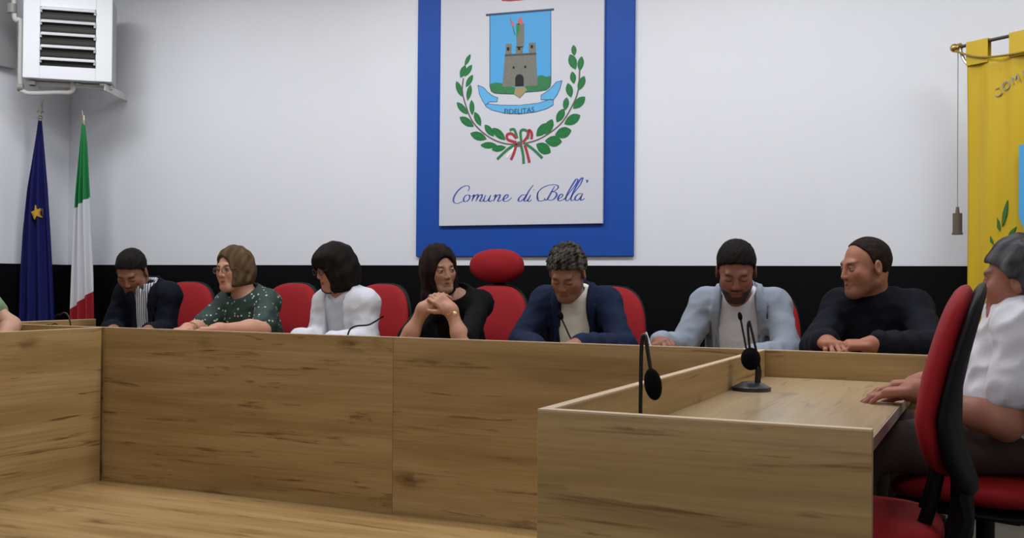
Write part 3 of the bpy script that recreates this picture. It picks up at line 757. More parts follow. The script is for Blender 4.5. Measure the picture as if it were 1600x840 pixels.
def mixc(a, b, f): return a * (1 - f[:, None]) + np.asarray(b, F)[None, :] * f[:, None]
def sstep(a, b, x):
    t = np.clip((x - a) / (b - a), 0, 1); return t * t * (3 - 2 * t)
def C3(h): return np.array(lin(h)[:3], F)

def head_core(q, p):
    """skull and jaw without features, in head coordinates (face towards -y)"""
    jw = p.get('jaw', 1.0)
    d = el(q, (0, .018, .032), (.0765, .098, .09))
    d = smin(d, el(q, (0, -.028, -.03), (.061 * jw, .066, .078)), .03)
    cr_ = .024 * jw - .003 * min(1, p.get('fem', 0))
    d = smin(d, rc(q, (0, -.07, -.093), (0, -.062, -.093), cr_, cr_), .03)
    for s in (-1, 1):
        d = smin(d, rc(q, (s * .052 * jw, .0, -.06), (s * .022, -.066, -.096), .019, .018), .03)
    return d
def head_sdf(q, p):
    d = head_core(q, p)
    fat = p.get('fat', 0.0)
    for s in (-1, 1):
        d = smin(d, rc(q, (s * .041, -.060, -.018), (s * .044, -.045, -.032 - fat), .017 + fat * .4, .018 + fat * .8), .03)
    fem = p.get('fem', 0)
    d = smin(d, rc(q, (-.034, -.077 + .002 * fem, .026), (.034, -.077 + .002 * fem, .026), .012 - .003 * fem, .012 - .003 * fem), .018)
    for s in (-1, 1):
        d = smax(d, -el(q, (s * .0325, -.1, .006), (.021, .020 - .003 * fem, .0135)), .014)
        d = smin(d, el(q, (s * .0315, -.0755, .006), (.0150, .0130, .0125)), .003)
        lid = el(q, (s * .0315, -.0755, .006), (.0172, .0150, .0142))
        zu = .0105 if p.get('eyes', 'open') == 'open' else -.0005
        d = smin(d, np.maximum(lid, zu - q[:, 2] + .12 * np.abs(np.abs(q[:, 0]) - .0315)), .0025)
        d = smin(d, np.maximum(lid, q[:, 2] - .0008), .003)
    ns = p.get('nose', .92)
    d = smin(d, rc(q, (0, -.086, .018), (0, -.105 - .03 * (ns - 1), -.024), .0075, .0115 * ns), .012)
    for s in (-1, 1):
        d = smin(d, el(q, (s * .0115 * ns, -.0965, -.0285), (.0078 * ns, .0105, .0072)), .007)
    d = smin(d, rc(q, (-.019, -.083, -.0565), (.019, -.083, -.0565), .0065 + .001 * fem, .0065 + .001 * fem), .008)
    d = smin(d, rc(q, (0, -.0915, -.0555), (0, -.0915, -.0555), .0055, .0055), .010)
    d = smin(d, rc(q, (-.014, -.086, -.0685), (.014, -.086, -.0685), .0075 + .001 * fem, .0075 + .001 * fem), .007)
    d = smax(d, -rc(q, (-.022, -.098, -.0625), (.022, -.098, -.0625), .0045, .0045), .003)
    if not p.get('noears'):
        for s in (-1, 1):
            R = np.array(Matrix(RZ(s * .35)), F)
            e = el(q, (s * .0805, .012, -.002), (.009, .0195, .032), R)
            e = smax(e, -el(q, (s * .091, .008, .002), (.008, .010, .018)), .006)
            d = smin(d, e, .008)
    return d
def head_cols(q, p):
    n = len(q); sk = C3(p['skin']); c = np.tile(sk, (n, 1))
    x, y, z = q[:, 0], q[:, 1], q[:, 2]; ax = np.abs(x)
    ch = np.exp(-((ax - .045) / .022) ** 2 - ((z + .025) / .025) ** 2) * (y < -.03)
    c = mixc(c, sk * F(1.0) * np.array([1.08, .80, .76], F), .5 * ch)
    nz = np.exp(-(x / .016) ** 2 - ((z + .02) / .02) ** 2) * (y < -.09)
    c = mixc(c, sk * np.array([1.05, .80, .76], F), .55 * nz)
    if p.get('beard'):
        line = np.interp(y, [-.10, -.07, -.03, -.01, .0], [-.048, -.05, -.04, -.02, .01])
        b = sstep(.0, .014, line - z) * sstep(.012, -.012, y)
        lip = np.exp(-(x / .022) ** 4 - ((z + .062) / .011) ** 4) * (y < -.07)
        mo = np.exp(-(x / .032) ** 4 - ((z + .047) / .008) ** 4) * (y < -.07)
        b = np.clip(np.maximum(b, mo) * (1 - lip), 0, 1)
        c = mixc(c, C3(p.get('beardcol', p['hair'])), p['beard'] * b)
    lipm = np.exp(-(x / (.021 - .003 * min(1, p.get('fem', 0)))) ** 4 - ((z + .062) / .0105) ** 4) * (y < -.075)
    c = mixc(c, C3(p.get('lip', '#8a4a44')), .85 * lipm)
    c = mixc(c, C3('#3a1a18'), .8 * np.exp(-(x / .02) ** 4 - ((z + .0625) / .0018) ** 2) * (y < -.075))
    br = np.exp(-((ax - .034) / .019) ** 4 - ((z - .027 - .12 * (ax - .03)) / .0055) ** 2) * (y < -.055)
    c = mixc(c, C3(p.get('brow', p['hair'])), .85 * br)
    # eyes: lid crease, lashes and, when open, the white with its iris
    if p.get('eyes', 'open') == 'open':
        em = np.exp(-((ax - .0315) / .0125) ** 6 - ((z - .0055) / .0052) ** 6) * (y < -.075)
        c = mixc(c, C3('#8f857e'), .85 * em)
        gx = p.get('gaze', 0.0)
        ir = np.exp(-((np.abs(x - gx * .006) - .0315) / .0066) ** 4 - ((z - .0055) / .0062) ** 4) * (y < -.075)
        c = mixc(c, C3(p.get('iris', '#2a1a10')), .95 * ir)
        la = np.exp(-((ax - .0315) / .0155) ** 6 - ((z - .0105) / .0018) ** 2) * (y < -.07)
        c = mixc(c, C3('#1a100c'), (.75 + .2 * min(1, p.get('fem', 0))) * la)
        c = mixc(c, sk * .6, .5 * np.exp(-((ax - .0315) / .015) ** 4 - ((z + .001) / .002) ** 2) * (y < -.07))
    else:
        la = np.exp(-((ax - .0315) / .0145) ** 4 - ((z - .0) / .0026) ** 2) * (y < -.07)
        c = mixc(c, C3('#20140f'), .85 * la)
        c = mixc(c, sk * .62, .5 * np.exp(-((ax - .0315) / .015) ** 4 - ((z - .014) / .003) ** 2) * (y < -.07))
    if p.get('shave'):   # closely cropped scalp colour is part of the skin
        line = np.interp(y, [-.10, -.06, -.02, .0, .03, .09], [.105, .095, .055, .01, -.035, -.06])
        c = mixc(c, C3(p['hair']), p['shave'] * sstep(-.008, .012, z - line))
    return c

def hand_prims(w, d, n, side, curl=(.5, .6, .4), spread=.10, thumb=(.5, .35), sc=1.0):
    """capsules of a hand: w wrist, d direction of the fingers, n back-of-hand normal; side=+1 puts the thumb on d x n"""
    w = np.asarray(w, float); d = np.asarray(d, float); d = d / np.linalg.norm(d)
    n = np.asarray(n, float); n = n - d * (n @ d); n /= np.linalg.norm(n)
    s = np.cross(d, n) * side
    L = []
    L.append(('palm', w + d * .052 * sc, (.046 * sc, .040 * sc, .0145 * sc), np.stack([d, s, n], 1)))
    L.append(('c', w - d * .01, w + d * .03 * sc, .026 * sc, .027 * sc))
    lens = [(.043, .026, .021), (.048, .030, .022), (.045, .028, .021), (.035, .021, .018)]
    for i, (off, ln) in enumerate(zip((.029, .010, -.010, -.029), lens)):
        p = w + d * (.088 - (.006 if i in (0, 2) else .016 if i == 3 else 0)) * sc + s * off * sc
        a = 0; fan = spread * (1.2 - i * .8)
        r = (.0092, .0085, .0075) if i < 3 else (.008, .0073, .0065)
        for k in range(3):
            a += curl[k] * (1 + .08 * i)
            dd = (d * math.cos(a) - n * math.sin(a)); dd = dd * math.cos(fan) + s * math.sin(fan); dd /= np.linalg.norm(dd)
            q = p + dd * ln[k] * sc
            L.append(('c', p, q, r[k] * sc * 1.05, r[min(k + 1, 2)] * sc)); p = q
    p = w + d * .022 * sc + s * .028 * sc - n * .006
    dd = d * math.cos(thumb[0]) + s * math.sin(thumb[0]) - n * .25; dd /= np.linalg.norm(dd)
    q = p + dd * .045 * sc; L.append(('c', p, q, .0155 * sc, .012 * sc)); p = q
    dd = d * math.cos(thumb[0] - thumb[1]) + s * math.sin(thumb[0] - thumb[1]) - n * .3; dd /= np.linalg.norm(dd)
    q = p + dd * .032 * sc; L.append(('c', p, q, .0115 * sc, .0095 * sc)); p = q
    q = p + (dd - .25 * s) * .024 * sc; L.append(('c', p, q, .0098 * sc, .008 * sc))
    return L
def hand_sdf(P, L):
    d = None
    for h in L:
        e = rbox(P, h[1], h[2], .013, h[3]) if h[0] == 'palm' else rc(P, *h[1:])
        d = e if d is None else smin(d, e, .006)
    return d

HAIR_LINE = ([-.11, -.08, -.05, -.02, .0, .025, .05, .10], [.078, .076, .062, .035, -.005, -.035, -.055, -.07])

def person(name_label, loc, rz, J, hp, cloth, extras=None, group='people at the council desk'):
    """J: joints in local metres (facing -y); hp: head parameters; cloth: list of garment specs"""
    g = {k: np.asarray(v, float) for k, v in J.items() if k not in ('rot', 'handL', 'handR', 'b')}
    hc = g['head']; yaw, pit, rol = [math.radians(a) for a in J['rot']]
    R3 = RZ(yaw) @ RX(pit) @ RY(rol); R = np.array(R3, F); hs = hp.get('size', 1.0)
    def to_head(P): return ((P - hc.astype(F)) @ R) / F(hs)
    b = dict(chest=1.0, belly=1.0, arm=1.0, shoulder=1.0); b.update(J.get('b', {}))
    nb = g['neck']; hipz = g['hip'][2]
    mid = (g['shL'] + g['shR']) / 2
    hipL, hipR = g['hip'] + (-.09, 0, 0), g['hip'] + (.09, 0, 0)
    chest_c = mid * .62 + g['hip'] * .38 + (0, .0, .02)
    belly_c = mid * .25 + g['hip'] * .75 + (0, -.02, 0)
    up = mid - g['hip']; lean = math.atan2(up[1], up[2])
    Rl = np.array(RX(-lean), F)
    kneeL, kneeR = g.get('kneeL', g['hip'] + (-.13, -.43, .02)), g.get('kneeR', g['hip'] + (.13, -.43, .02))
    ankL, ankR = kneeL * 1.0, kneeR * 1.0
    ankL = np.array([kneeL[0], kneeL[1] + .03, .10]); ankR = np.array([kneeR[0], kneeR[1] + .03, .10])
    sw = np.linalg.norm(g['shR'] - g['shL']) / 2
    def torso(P, o=0.0, k=.06):
        d = el(P, chest_c, (sw * .86 * b['chest'] + o, .108 * b['chest'] + o, .20 + o), Rl)
        d = smin(d, el(P, belly_c, (.150 * b['belly'] + o, .118 * b['belly'] + o, .17 + o), Rl), k)
        d = smin(d, rc(P, g['shL'] * .88 + mid * .12, g['shR'] * .88 + mid * .12, .060 * b['shoulder'] + o, .060 * b['shoulder'] + o), k)
        for s_ in ('shL', 'shR'):
            d = smin(d, rc(P, nb * .8 + mid * .2 + (0, .012, 0), g[s_] * .9 + mid * .1 + (0, 0, .01), .045 + o, .048 * b['shoulder'] + o), .05)
        d = smin(d, el(P, g['hip'] + (0, 0, .03), (.165 * b['belly'] + o, .125 + o, .11 + o)), k)
        return d
    def arms(P, o0, o1, o2, upto=1.0, which='LR'):
        d = None
        for s_ in which:
            sh, e, w_ = g['sh' + s_], g['el' + s_], g['wr' + s_]
            a = rc(P, sh, e, .054 * b['arm'] + o0, .042 * b['arm'] + o1)
            if upto > 1: 
                we = e + (w_ - e) * (upto - 1)
                a = smin(a, rc(P, e, we, .044 * b['arm'] + o1, .044 * b['arm'] * (2 - upto) + .030 * (upto - 1) + o2), .02)
            elif upto < 1:
                pe = sh + (e - sh) * upto
                a = rc(P, sh, pe, .055 * b['arm'] + o0, .048 * b['arm'] + o1)
            d = a if d is None else np.minimum(d, a)
        return d
    def legs(P, o):
        d = None
        for h, k_, a in ((hipL, kneeL, ankL), (hipR, kneeR, ankR)):
            q = smin(rc(P, h, k_, .088 * b['belly'] ** .5 + o, .058 + o), rc(P, k_, a, .056 + o, .040 + o), .03)
            d = q if d is None else np.minimum(d, q)
        return d
    # ---- body (skin)
    hL = hand_prims(g['wrL'], *J['handL'][:2], **J['handL'][2]) if 'handL' in J else None
    hR = hand_prims(g['wrR'], *J['handR'][:2], **J['handR'][2]) if 'handR' in J else None
    def skin_head(P):
        d = head_sdf(to_head(P), hp) * F(hs)
        nk = rc(P, hc + np.array(R3 @ Vector((0, .03, -.045))) * hs, nb + (0, .01, -.03), .052 * hp.get('neck', 1), .060 * hp.get('neck', 1))
        d = smin(d, nk, .03)
        return smin(d, rc(P, nb + (-.05, .015, -.05), nb + (.05, .015, -.05), .05, .05), .04)
    def skin_arm(P, s_, H):
        sh, e, w_ = g['sh' + s_], g['el' + s_], g['wr' + s_]
        m_ = e + (w_ - e) * .3
        d = smin(rc(P, sh, e, .054 * b['arm'], .040 * b['arm']), rc(P, e, m_, .041 * b['arm'], .043 * b['arm']), .03)
        d = smin(d, rc(P, m_, w_, .042 * b['arm'], .027), .03)
        d = smin(d, el(P, w_, (.031, .031, .031)), .03)
        if H: d = smin(d, hand_sdf(P, H), .012)
        return d
    def skin_core(P): return smin(torso(P, -.012), legs(P, -.01), .04)
    parts = []; cols = []
    hv, hq = nets(skin_head, hc - .175, np.maximum(hc + .165, nb + .12) * (1, 1, 0) + (0, 0, hc[2] + .16), .0026)
    hv = relax(hv, hq, 1, .25)
    parts.append((hv, hq)); hcq = to_head(hv); cc = head_cols(hcq, hp)
    cols.append(cc)
    sk = C3(hp['skin'])
    for s_, H in (('L', hL), ('R', hR)):
        pts = np.array([g['sh' + s_], g['el' + s_], g['wr' + s_]])
        lo, hi = pts.min(0) - .08, pts.max(0) + .08
        if H:
            hp_ = np.array([x for h in H for x in ((h[1],) if h[0] == 'palm' else (h[1], h[2]))]); lo = np.minimum(lo, hp_.min(0) - .03); hi = np.maximum(hi, hp_.max(0) + .03)
        v, q = nets(lambda P: skin_arm(P, s_, H), lo, hi, .0043 if H else .006)
        v = relax(v, q, 1, .4); parts.append((v, q))
        c = np.tile(sk * 1.0, (len(v), 1)); 
        dw = np.linalg.norm(v - (g['wr' + s_]), axis=1)
        c = mixc(c, sk * np.array([1.02, .86, .82], F), .5 * sstep(.18, .05, dw)); cols.append(c)
    lo = np.minimum.reduce([g['hip'] - .25, kneeL - .12, kneeR - .12, ankL - .1, g['shL'] - .12]); hi = np.maximum.reduce([g['hip'] + .25, g['shL'] + .14, g['shR'] + .14, kneeR + .12])
    lo[2] = .04
    v, q = nets(skin_core, lo, hi, .02); v = relax(v, q, 1, .4); parts.append((v, q)); cols.append(np.tile(sk, (len(v), 1)))
    o = np_mesh('person', parts, vcol_mat('skin', .55, .35, .05, 250, sss=.12), None, np.concatenate(cols))
    o.location = loc; o.rotation_euler = (0, 0, rz)
    tag(o, name_label, 'person', group)
    # ---- garments
    clo, chi = lo - .05, hi + .05
    allp = np.array([g[k] for k in ('shL', 'shR', 'elL', 'elR', 'wrL', 'wrR', 'hip')])
    clo = np.minimum(clo, allp.min(0) - .11); chi = np.maximum(chi, allp.max(0) + .11); chi[2] = nb[2] + .07
    for c in cloth:
        kind = c['kind']; of = c.get('o', .012); upto = c.get('sleeve', 1.95); seed = c.get('seed', 1)
        if kind == 'trousers':
            def fn(P, c=c): 
                d = smin(legs(P, .012), el(P, g['hip'] + (0, 0, .03), (.18 * b['belly'], .14, .12)), .05)
                d = d + wav(P, 28, 5, .004)
                return np.maximum(d, P[:, 2] - (hipz + .13))
            l2 = np.minimum.reduce([g['hip'] - .25, ankL - .1, ankR - .1, kneeL - .12]); h2 = np.maximum.reduce([g['hip'] + .25, kneeR + .12, kneeL + .12])
            l2[2] = .06; h2[2] = hipz + .16
            v, q = nets(fn, l2, h2, .013)
        else:
            hem = hipz + c.get('hem', -.02)
            fit = c.get('wr', .006)
            def fn(P, c=c, of=of):
                d = torso(P, of)
                if upto > 0: d = smin(d, arms(P, of * .8, of * .9 + .006, of + .008, upto), .035)
                d = d + wav(P, 20, seed, fit) * .6 + np.abs(wav(P, 34, seed + 9, fit)) * .8 - fit * .3
                if kind == 'jacket':
                    # collar
                    col = rc(P, nb + (0, .055, .0), nb + (0, .055, -.03), .02, .05)
                d = smax(d, hem - P[:, 2], .01)
                # neckline
                nk = c.get('neck', ('round', .075, .0))
                if nk[0] == 'round':
                    d = smax(d, -el(P, nb + (0, -.03 + nk[2], .035), (nk[1], nk[1], nk[1] * .8)), .006)
                elif nk[0] == 'high':
                    d = smin(d, rc(P, nb + (0, .0, -.02), nb + (0, -.005, .035), .068, .064), .02)
                    d = np.maximum(d, (P[:, 2] - nb[2] - .045))
                elif nk[0] == 'collar':
                    cr = smax(rc(P, nb + (0, .0, -.02), nb + (0, -.0, .03), .075, .072), -rc(P, nb + (0, -.0, -.06), nb + (0, -.0, .08), .056, .060), .004)
                    cr = np.maximum(cr, P[:, 2] - nb[2] - .040 - .35 * (P[:, 1] - nb[1]))
                    gap = np.abs(P[:, 0] - nb[0]) - .010 + (P[:, 1] > nb[1]) * 9
                    cr = np.maximum(cr, -gap)
                    d = smax(d, -el(P, nb + (0, -.03, .035), (.062, .062, .055)), .006)
                    d = smin(d, cr, .006)
                op = c.get('open')
                if op:
                    # front opening: between edges that spread from the waist up to the neck
                    zt = P[:, 2]; cx = op['x'] + 0 * zt
                    halfw = np.interp(zt, op['z'], op['w']).astype(F)
                    wedge = np.maximum(np.abs(P[:, 0] - (mid[0] + cx)) - halfw, P[:, 1] - (mid[1] - .01))
                    neckhole = el(P, nb + (0, -.015, .03), (.078, .085, .075))
                    tob = torso(P, of)
                    carve = np.maximum(np.maximum(np.minimum(wedge, neckhole), -(torso(P, c.get('under', .004)) + .010)), tob - .022)
                    # lapels
                    lap = np.abs(np.abs(P[:, 0] - (mid[0] + cx)) - halfw - .022) - .024 + .10 * np.abs(zt - op['lz']) 
                    ld_ = np.maximum(np.maximum(lap, torso(P, of + .010)), P[:, 1] - (mid[1] - .02))
                    ld_ = np.maximum(ld_, -(torso(P, of - .004)))
                    d = np.minimum(d, ld_)
                    d = smax(d, -(np.abs(lap - .004) - .0035 + .0 * zt + (torso(P, of - .006) < 0) * 9 + (P[:, 1] > mid[1] - .03) * 9 + (np.abs(P[:, 0] - mid[0]) > .13) * 9 + (tob > .016) * 9), .002)
                    # stand-up collar roll at the back and sides of the neck
                    cr = smax(rc(P, nb + (0, .01, -.03), nb + (0, .012, .022), .092, .080), -rc(P, nb + (0, .0, -.08), nb + (0, .004, .09), .066, .066), .005)
                    d = smin(d, cr, .01)
                    d = smax(d, -carve, .004)
                if c.get('skinclear'):
                    d = np.maximum(d, -(skin_head(P) - .001))
                return d
            v, q = nets(fn, clo, chi, c.get('res', .0082))
        v = relax(v, q, c.get('relax', 1), .4)
        np_mesh(c['name'], [(v, q)], c['mat'], o)
    # ---- shoes
    for kx in ((kneeL, ankL), (kneeR, ankR)):
        a = kx[1]
        fnp = lambda P: np.maximum(smin(rc(P, (a[0], a[1] + .01, .06), (a[0], a[1] - .16, .038), .046, .036), rc(P, a, (a[0], a[1], .06), .046, .046), .03), .004 - P[:, 2])
        v, q = nets(fnp, (a[0] - .09, a[1] - .26, -.02), (a[0] + .09, a[1] + .1, .18), .009)
        np_mesh('shoe', [(relax(v, q, 1), q)], mat('dark_leather', '#1c1713', .4), o)
    # ---- hair
    hk = hp.get('hairstyle')
    if hk:
        th = hp.get('hairthick', .010)
        def hair(P):
            q = to_head(P); x, y, z = q[:, 0], q[:, 1], q[:, 2]
            core = head_core(q, hp)
            if hk == 'short':
                xs_, zs_ = hp.get('line', HAIR_LINE)
                line = np.interp(y, xs_, zs_).astype(F) + hp.get('rec', 0) * np.exp(-((np.abs(x) - .04) / .02) ** 2) * (y < -.02) * .02
                tt = th * (1 + hp.get('vol', .8) * np.clip((z - .02) / .1, 0, 1)).astype(F)
                d = core - tt
                if hp.get('curl'): d = d + wav(q, hp['curl'], 3, hp.get('curlamp', .004)) + wav(q, hp['curl'] * 1.9, 8, hp.get('curlamp', .004) * .6)
                d = d + wav(q * np.array([1, .6, .6], F), 150, 17, .0012)
                d = smax(d, (line - z + wav(q, 120, 23, .002)) * .8, .006)
                # ears stay free
                for s in (-1, 1): d = smax(d, -el(q, (s * .086, .006, -.008), (.02, .020, .030)), .006)
                return d * F(hs)
            d = hp['hairfn'](q, core)
            return d * F(hs)
        ext = hp.get('hairext', (.15, .15, .16, .15))
        lo2 = hc - np.array([ext[0], ext[0], ext[3]]); hi2 = hc + np.array([ext[1], ext[1], ext[2]])
        v, q = nets(hair, lo2, hi2, .0040); v = relax(v, q, 1, .35)
        qh = to_head(v); hc_ = C3(hp['hair']); hc2 = C3(hp.get('hair2', hp['hair']))
        f = .5 + wav(qh * np.array([1, .35, .35], F), 190, 4, .5); f = np.clip(f * hp.get('streak', .6), 0, 1)
        if 'greyfn' in hp: f = np.clip(f + hp['greyfn'](qh), 0, 1)
        np_mesh('hair', [(v, q)], vcol_mat('hair', .72, .12, .6, 220, stretch=(1, 1, .25)), o, mixc(np.tile(hc_, (len(v), 1)), hc2, f))
    if extras: extras(o, g, R3, hc, hs)
    return o

# ------------------------------------------------------------------ the cast
def cloth_mat(name, col, rough=.8, **k):
    return mat(name, col, rough, .12, noise=.10, nscale=9, bump=.12, bscale=60, **k)
m_navy = cloth_mat('navy_suit_wool', '#0f121d'); m_navy2 = cloth_mat('blue_blazer_wool', '#18223a')
m_greyj = cloth_mat('light_grey_jacket', '#858d9a'); m_ivory = cloth_mat('ivory_tee', '#d2cec4'); m_wtee = cloth_mat('white_tee', '#c6c6cf')
m_wcard = cloth_mat('white_cardigan', '#c9cbd3'); m_wtop = cloth_mat('white_top', '#bcc2cd'); m_swt = cloth_mat('dark_navy_sweater', '#10121b')
m_blkd = cloth_mat('black_blouse', '#08080a'); m_polo = cloth_mat('white_polo', '#cfcdd6'); m_trs = cloth_mat('dark_trousers', '#1b1b20')
m_taupe = cloth_mat('taupe_trousers', '#4c3f3a'); m_greenp = cloth_mat('sage_polo', '#6d8468')
def dots_mat():
    m = bpy.data.materials.new('green_dotted_blouse'); m.use_nodes = True; nt = m.node_tree; b = nt.nodes['Principled BSDF']
    tc = nt.nodes.new('ShaderNodeTexCoord'); vo = nt.nodes.new('ShaderNodeTexVoronoi'); vo.inputs['Scale'].default_value = 40
    nt.links.new(tc.outputs['Object'], vo.inputs['Vector'])
    r = nt.nodes.new('ShaderNodeValToRGB'); e = r.color_ramp.elements
    e[0].position = .17; e[0].color = lin('#b9c2b6'); e[1].position = .27; e[1].color = lin('#1d352e')
    nt.links.new(vo.outputs['Distance'], r.inputs[0]); nt.links.new(r.outputs[0], b.inputs['Base Color']); b.inputs['Roughness'].default_value = .75
    return m
m_dots = dots_mat()
def stripes_mat():
    m = bpy.data.materials.new('striped_shirt'); m.use_nodes = True; nt = m.node_tree; b = nt.nodes['Principled BSDF']
    tc = nt.nodes.new('ShaderNodeTexCoord'); wv = nt.nodes.new('ShaderNodeTexWave'); wv.inputs['Scale'].default_value = 26; wv.bands_direction = 'X'
    wv.inputs['Distortion'].default_value = .6
    nt.links.new(tc.outputs['Object'], wv.inputs['Vector'])
    r = nt.nodes.new('ShaderNodeValToRGB'); e = r.color_ramp.elements
    e[0].position = .35; e[0].color = lin('#3c4252'); e[1].position = .6; e[1].color = lin('#d4d4dc')
    nt.links.new(wv.outputs['Fac'], r.inputs[0]); nt.links.new(r.outputs[0], b.inputs['Base Color']); b.inputs['Roughness'].default_value = .75
    return m
m_strip = stripes_mat()

def JJ(x0, y0, head, rot, sh, half, elL, elR, wrL, wrR, shy, neckdx=0, necky=None, hL=None, hR=None, body=None, seat=.50, shtilt=0.0, by=0.0):
    """joints from room coordinates: sh = shoulder height, half = half shoulder width"""
    cb, sb = math.cos(math.radians(by)), math.sin(math.radians(by))
    L = lambda p: ((p[0] - x0) * cb + (p[1] - y0) * sb, -(p[0] - x0) * sb + (p[1] - y0) * cb, p[2])
    j = dict(head=L(head), rot=(rot[0] - by, rot[1], rot[2]), hip=(0, 0, seat + .10), shL=(-half, shy - y0, sh - shtilt), shR=(half, shy - y0, sh + shtilt),
             elL=L(elL), elR=L(elR), wrL=L(wrL), wrR=L(wrR), neck=(neckdx, (shy - .005 if necky is None else necky) - y0, sh + .055), b=body or {})
    j['handL'] = hL or ((.15, -1, -.03), (0, 0, 1), dict(side=-1, curl=(.25, .35, .25)))
    j['handR'] = hR or ((-.15, -1, -.03), (0, 0, 1), dict(side=1, curl=(.25, .35, .25)))
    return j
TR = dict(kind='trousers', name='trousers', mat=m_trs)
SY = 4.87

# 1 -- navy suit, striped shirt, reading
J1 = JJ(-4.575, SY, (-4.585, 4.69, 1.125), (22, 36, 0), .988, .132, (-4.71, 4.67, .785), (-4.39, 4.76, .785), (-4.47, 4.44, .80), (-4.27, 4.50, .80), 4.765, -.0, 4.745, by=20,
        hL=((.25, -1, .12), (0, 0, 1), dict(side=-1)), hR=((.05, -1, .12), (0, 0, 1), dict(side=1)))
person('seated man in navy suit and striped shirt looking down, leftmost in the row', (-4.575, SY, 0), math.radians(20), J1,
       dict(skin='#8a5f4a', hair='#14110f', hair2='#1f1a17', hairstyle='short', hairthick=.007, vol=1.1, beard=.75, beardcol='#2a1d16', eyes='closed', jaw=1.0),
       [dict(kind='shirt', name='shirt', mat=m_strip, o=.004, sleeve=0, neck=('collar',), wr=.002, hem=.0),
        dict(kind='jacket', name='jacket', mat=m_navy, o=.017, sleeve=1.9, hem=-.04, under=.004, neck=('none',), open=dict(x=.0, z=[.70, .85, .95, 1.06], w=[.02, .032, .038, .05], lz=.96)), TR])

# 2 -- green dotted blouse, brown bob, glasses
def bob2(q, core):
    d = smin(core - F(.013), el(q, (0, .036, -.012), (.103, .100, .120)), .02)
    d = d + wav(q * np.array([1, .5, .5], F), 120, 4, .0025)
    d = smax(d, -(q[:, 2] + .098), .02)
    return smax(d, -el(q, (-.016, -.13, -.032), (.080, .106, .128)), .012)
def glasses(o, g, R3, hc, hs, col='#6b3a3a', r=.021):
    mb = MB()
    for s in (-1, 1):
        pts = [Vector((s * .033 + r * 1.1 * math.cos(a), -.108 + .006 * abs(math.cos(a)) , .003 + r * .82 * math.sin(a))) for a in np.linspace(0, 2 * math.pi, 17)]
        mb.tube(pts, .0019, 6, 1)
        mb.tube([(s * .055, -.10, .008), (s * .074, -.05, .010), (s * .083, .01, .012)], .0018, 6, 3)
    mb.tube([(-.011, -.110, .006), (0, -.113, .009), (.011, -.110, .006)], .0018, 6, 3)
    fo = mb.build('glasses', mat('glasses_frame_' + col.strip('#'), col, .35), o, True)
    fo.matrix_local = Matrix.Translation(hc) @ R3.to_4x4() @ Matrix.Scale(hs, 4)
    for s in (-1, 1):
        l = MB().ball((s * .033, -.107, .003), (r * 1.02, .0012, r * .76), 8).build('lens', lens_mat(), fo, True)
def lens_mat():
    if 'lens_glass' in MATS: return MATS['lens_glass']
    m = bpy.data.materials.new('lens_glass'); m.use_nodes = True; MATS['lens_glass'] = m; nt = m.node_tree
    nt.nodes.remove(nt.nodes['Principled BSDF'])
    t = nt.nodes.new('ShaderNodeBsdfTransparent'); gl = nt.nodes.new('ShaderNodeBsdfGlossy'); gl.inputs['Roughness'].default_value = .08
    t.inputs[0].default_value = (.93, .90, .90, 1)
    mx = nt.nodes.new('ShaderNodeMixShader'); mx.inputs[0].default_value = .10
    nt.links.new(t.outputs[0], mx.inputs[1]); nt.links.new(gl.outputs[0], mx.inputs[2]); nt.links.new(mx.outputs[0], nt.nodes['Material Output'].inputs['Surface'])
    return m
J2 = JJ(-3.80, SY, (-3.853, 4.70, 1.146), (-4, 6, -2), .958, .142, (-4.015, 4.62, .815), (-3.575, 4.60, .83), (-3.90, 4.39, .825), (-3.665, 4.36, .832), 4.76, -.02, 4.755,
        hL=((.30, -1, -.05), (0, 0, 1), dict(side=-1, curl=(.2, .3, .2))), hR=((-.9, -.8, -.02), (0, 0, 1), dict(side=1, curl=(.3, .4, .3))), body=dict(chest=1.12, belly=1.2, arm=1.05, shoulder=.9))
def ex2(o, g, R3, hc, hs):
    glasses(o, g, R3, hc, hs, '#6b3a44')
    d = Vector(g['wrL'] - g['elL']).normalized(); c = Vector(g['elL']) * .25 + Vector(g['wrL']) * .75
    MB().tube([c + (d.orthogonal().normalized() * math.cos(a) + d.cross(d.orthogonal().normalized()) * math.sin(a)) * .036 for a in np.linspace(0, 2 * math.pi, 17)], .004, 6, 1).build('bracelet', m_brass, o, True)
person('seated woman with brown bob and glasses in a green dotted blouse', (-3.80, SY, 0), 0, J2,
       dict(skin='#b98a74', hair='#453524', hair2='#65513a', hairstyle='bob', hairfn=bob2, beard=0, jaw=1.04, fat=.008, fem=.8, lip='#9a4038', neck=1.12, noears=True, size=.99, streak=.8),
       [dict(kind='shirt', name='blouse', mat=m_dots, o=.014, sleeve=.82, neck=('round', .092, -.01), wr=.006, hem=-.05), TR], ex2)

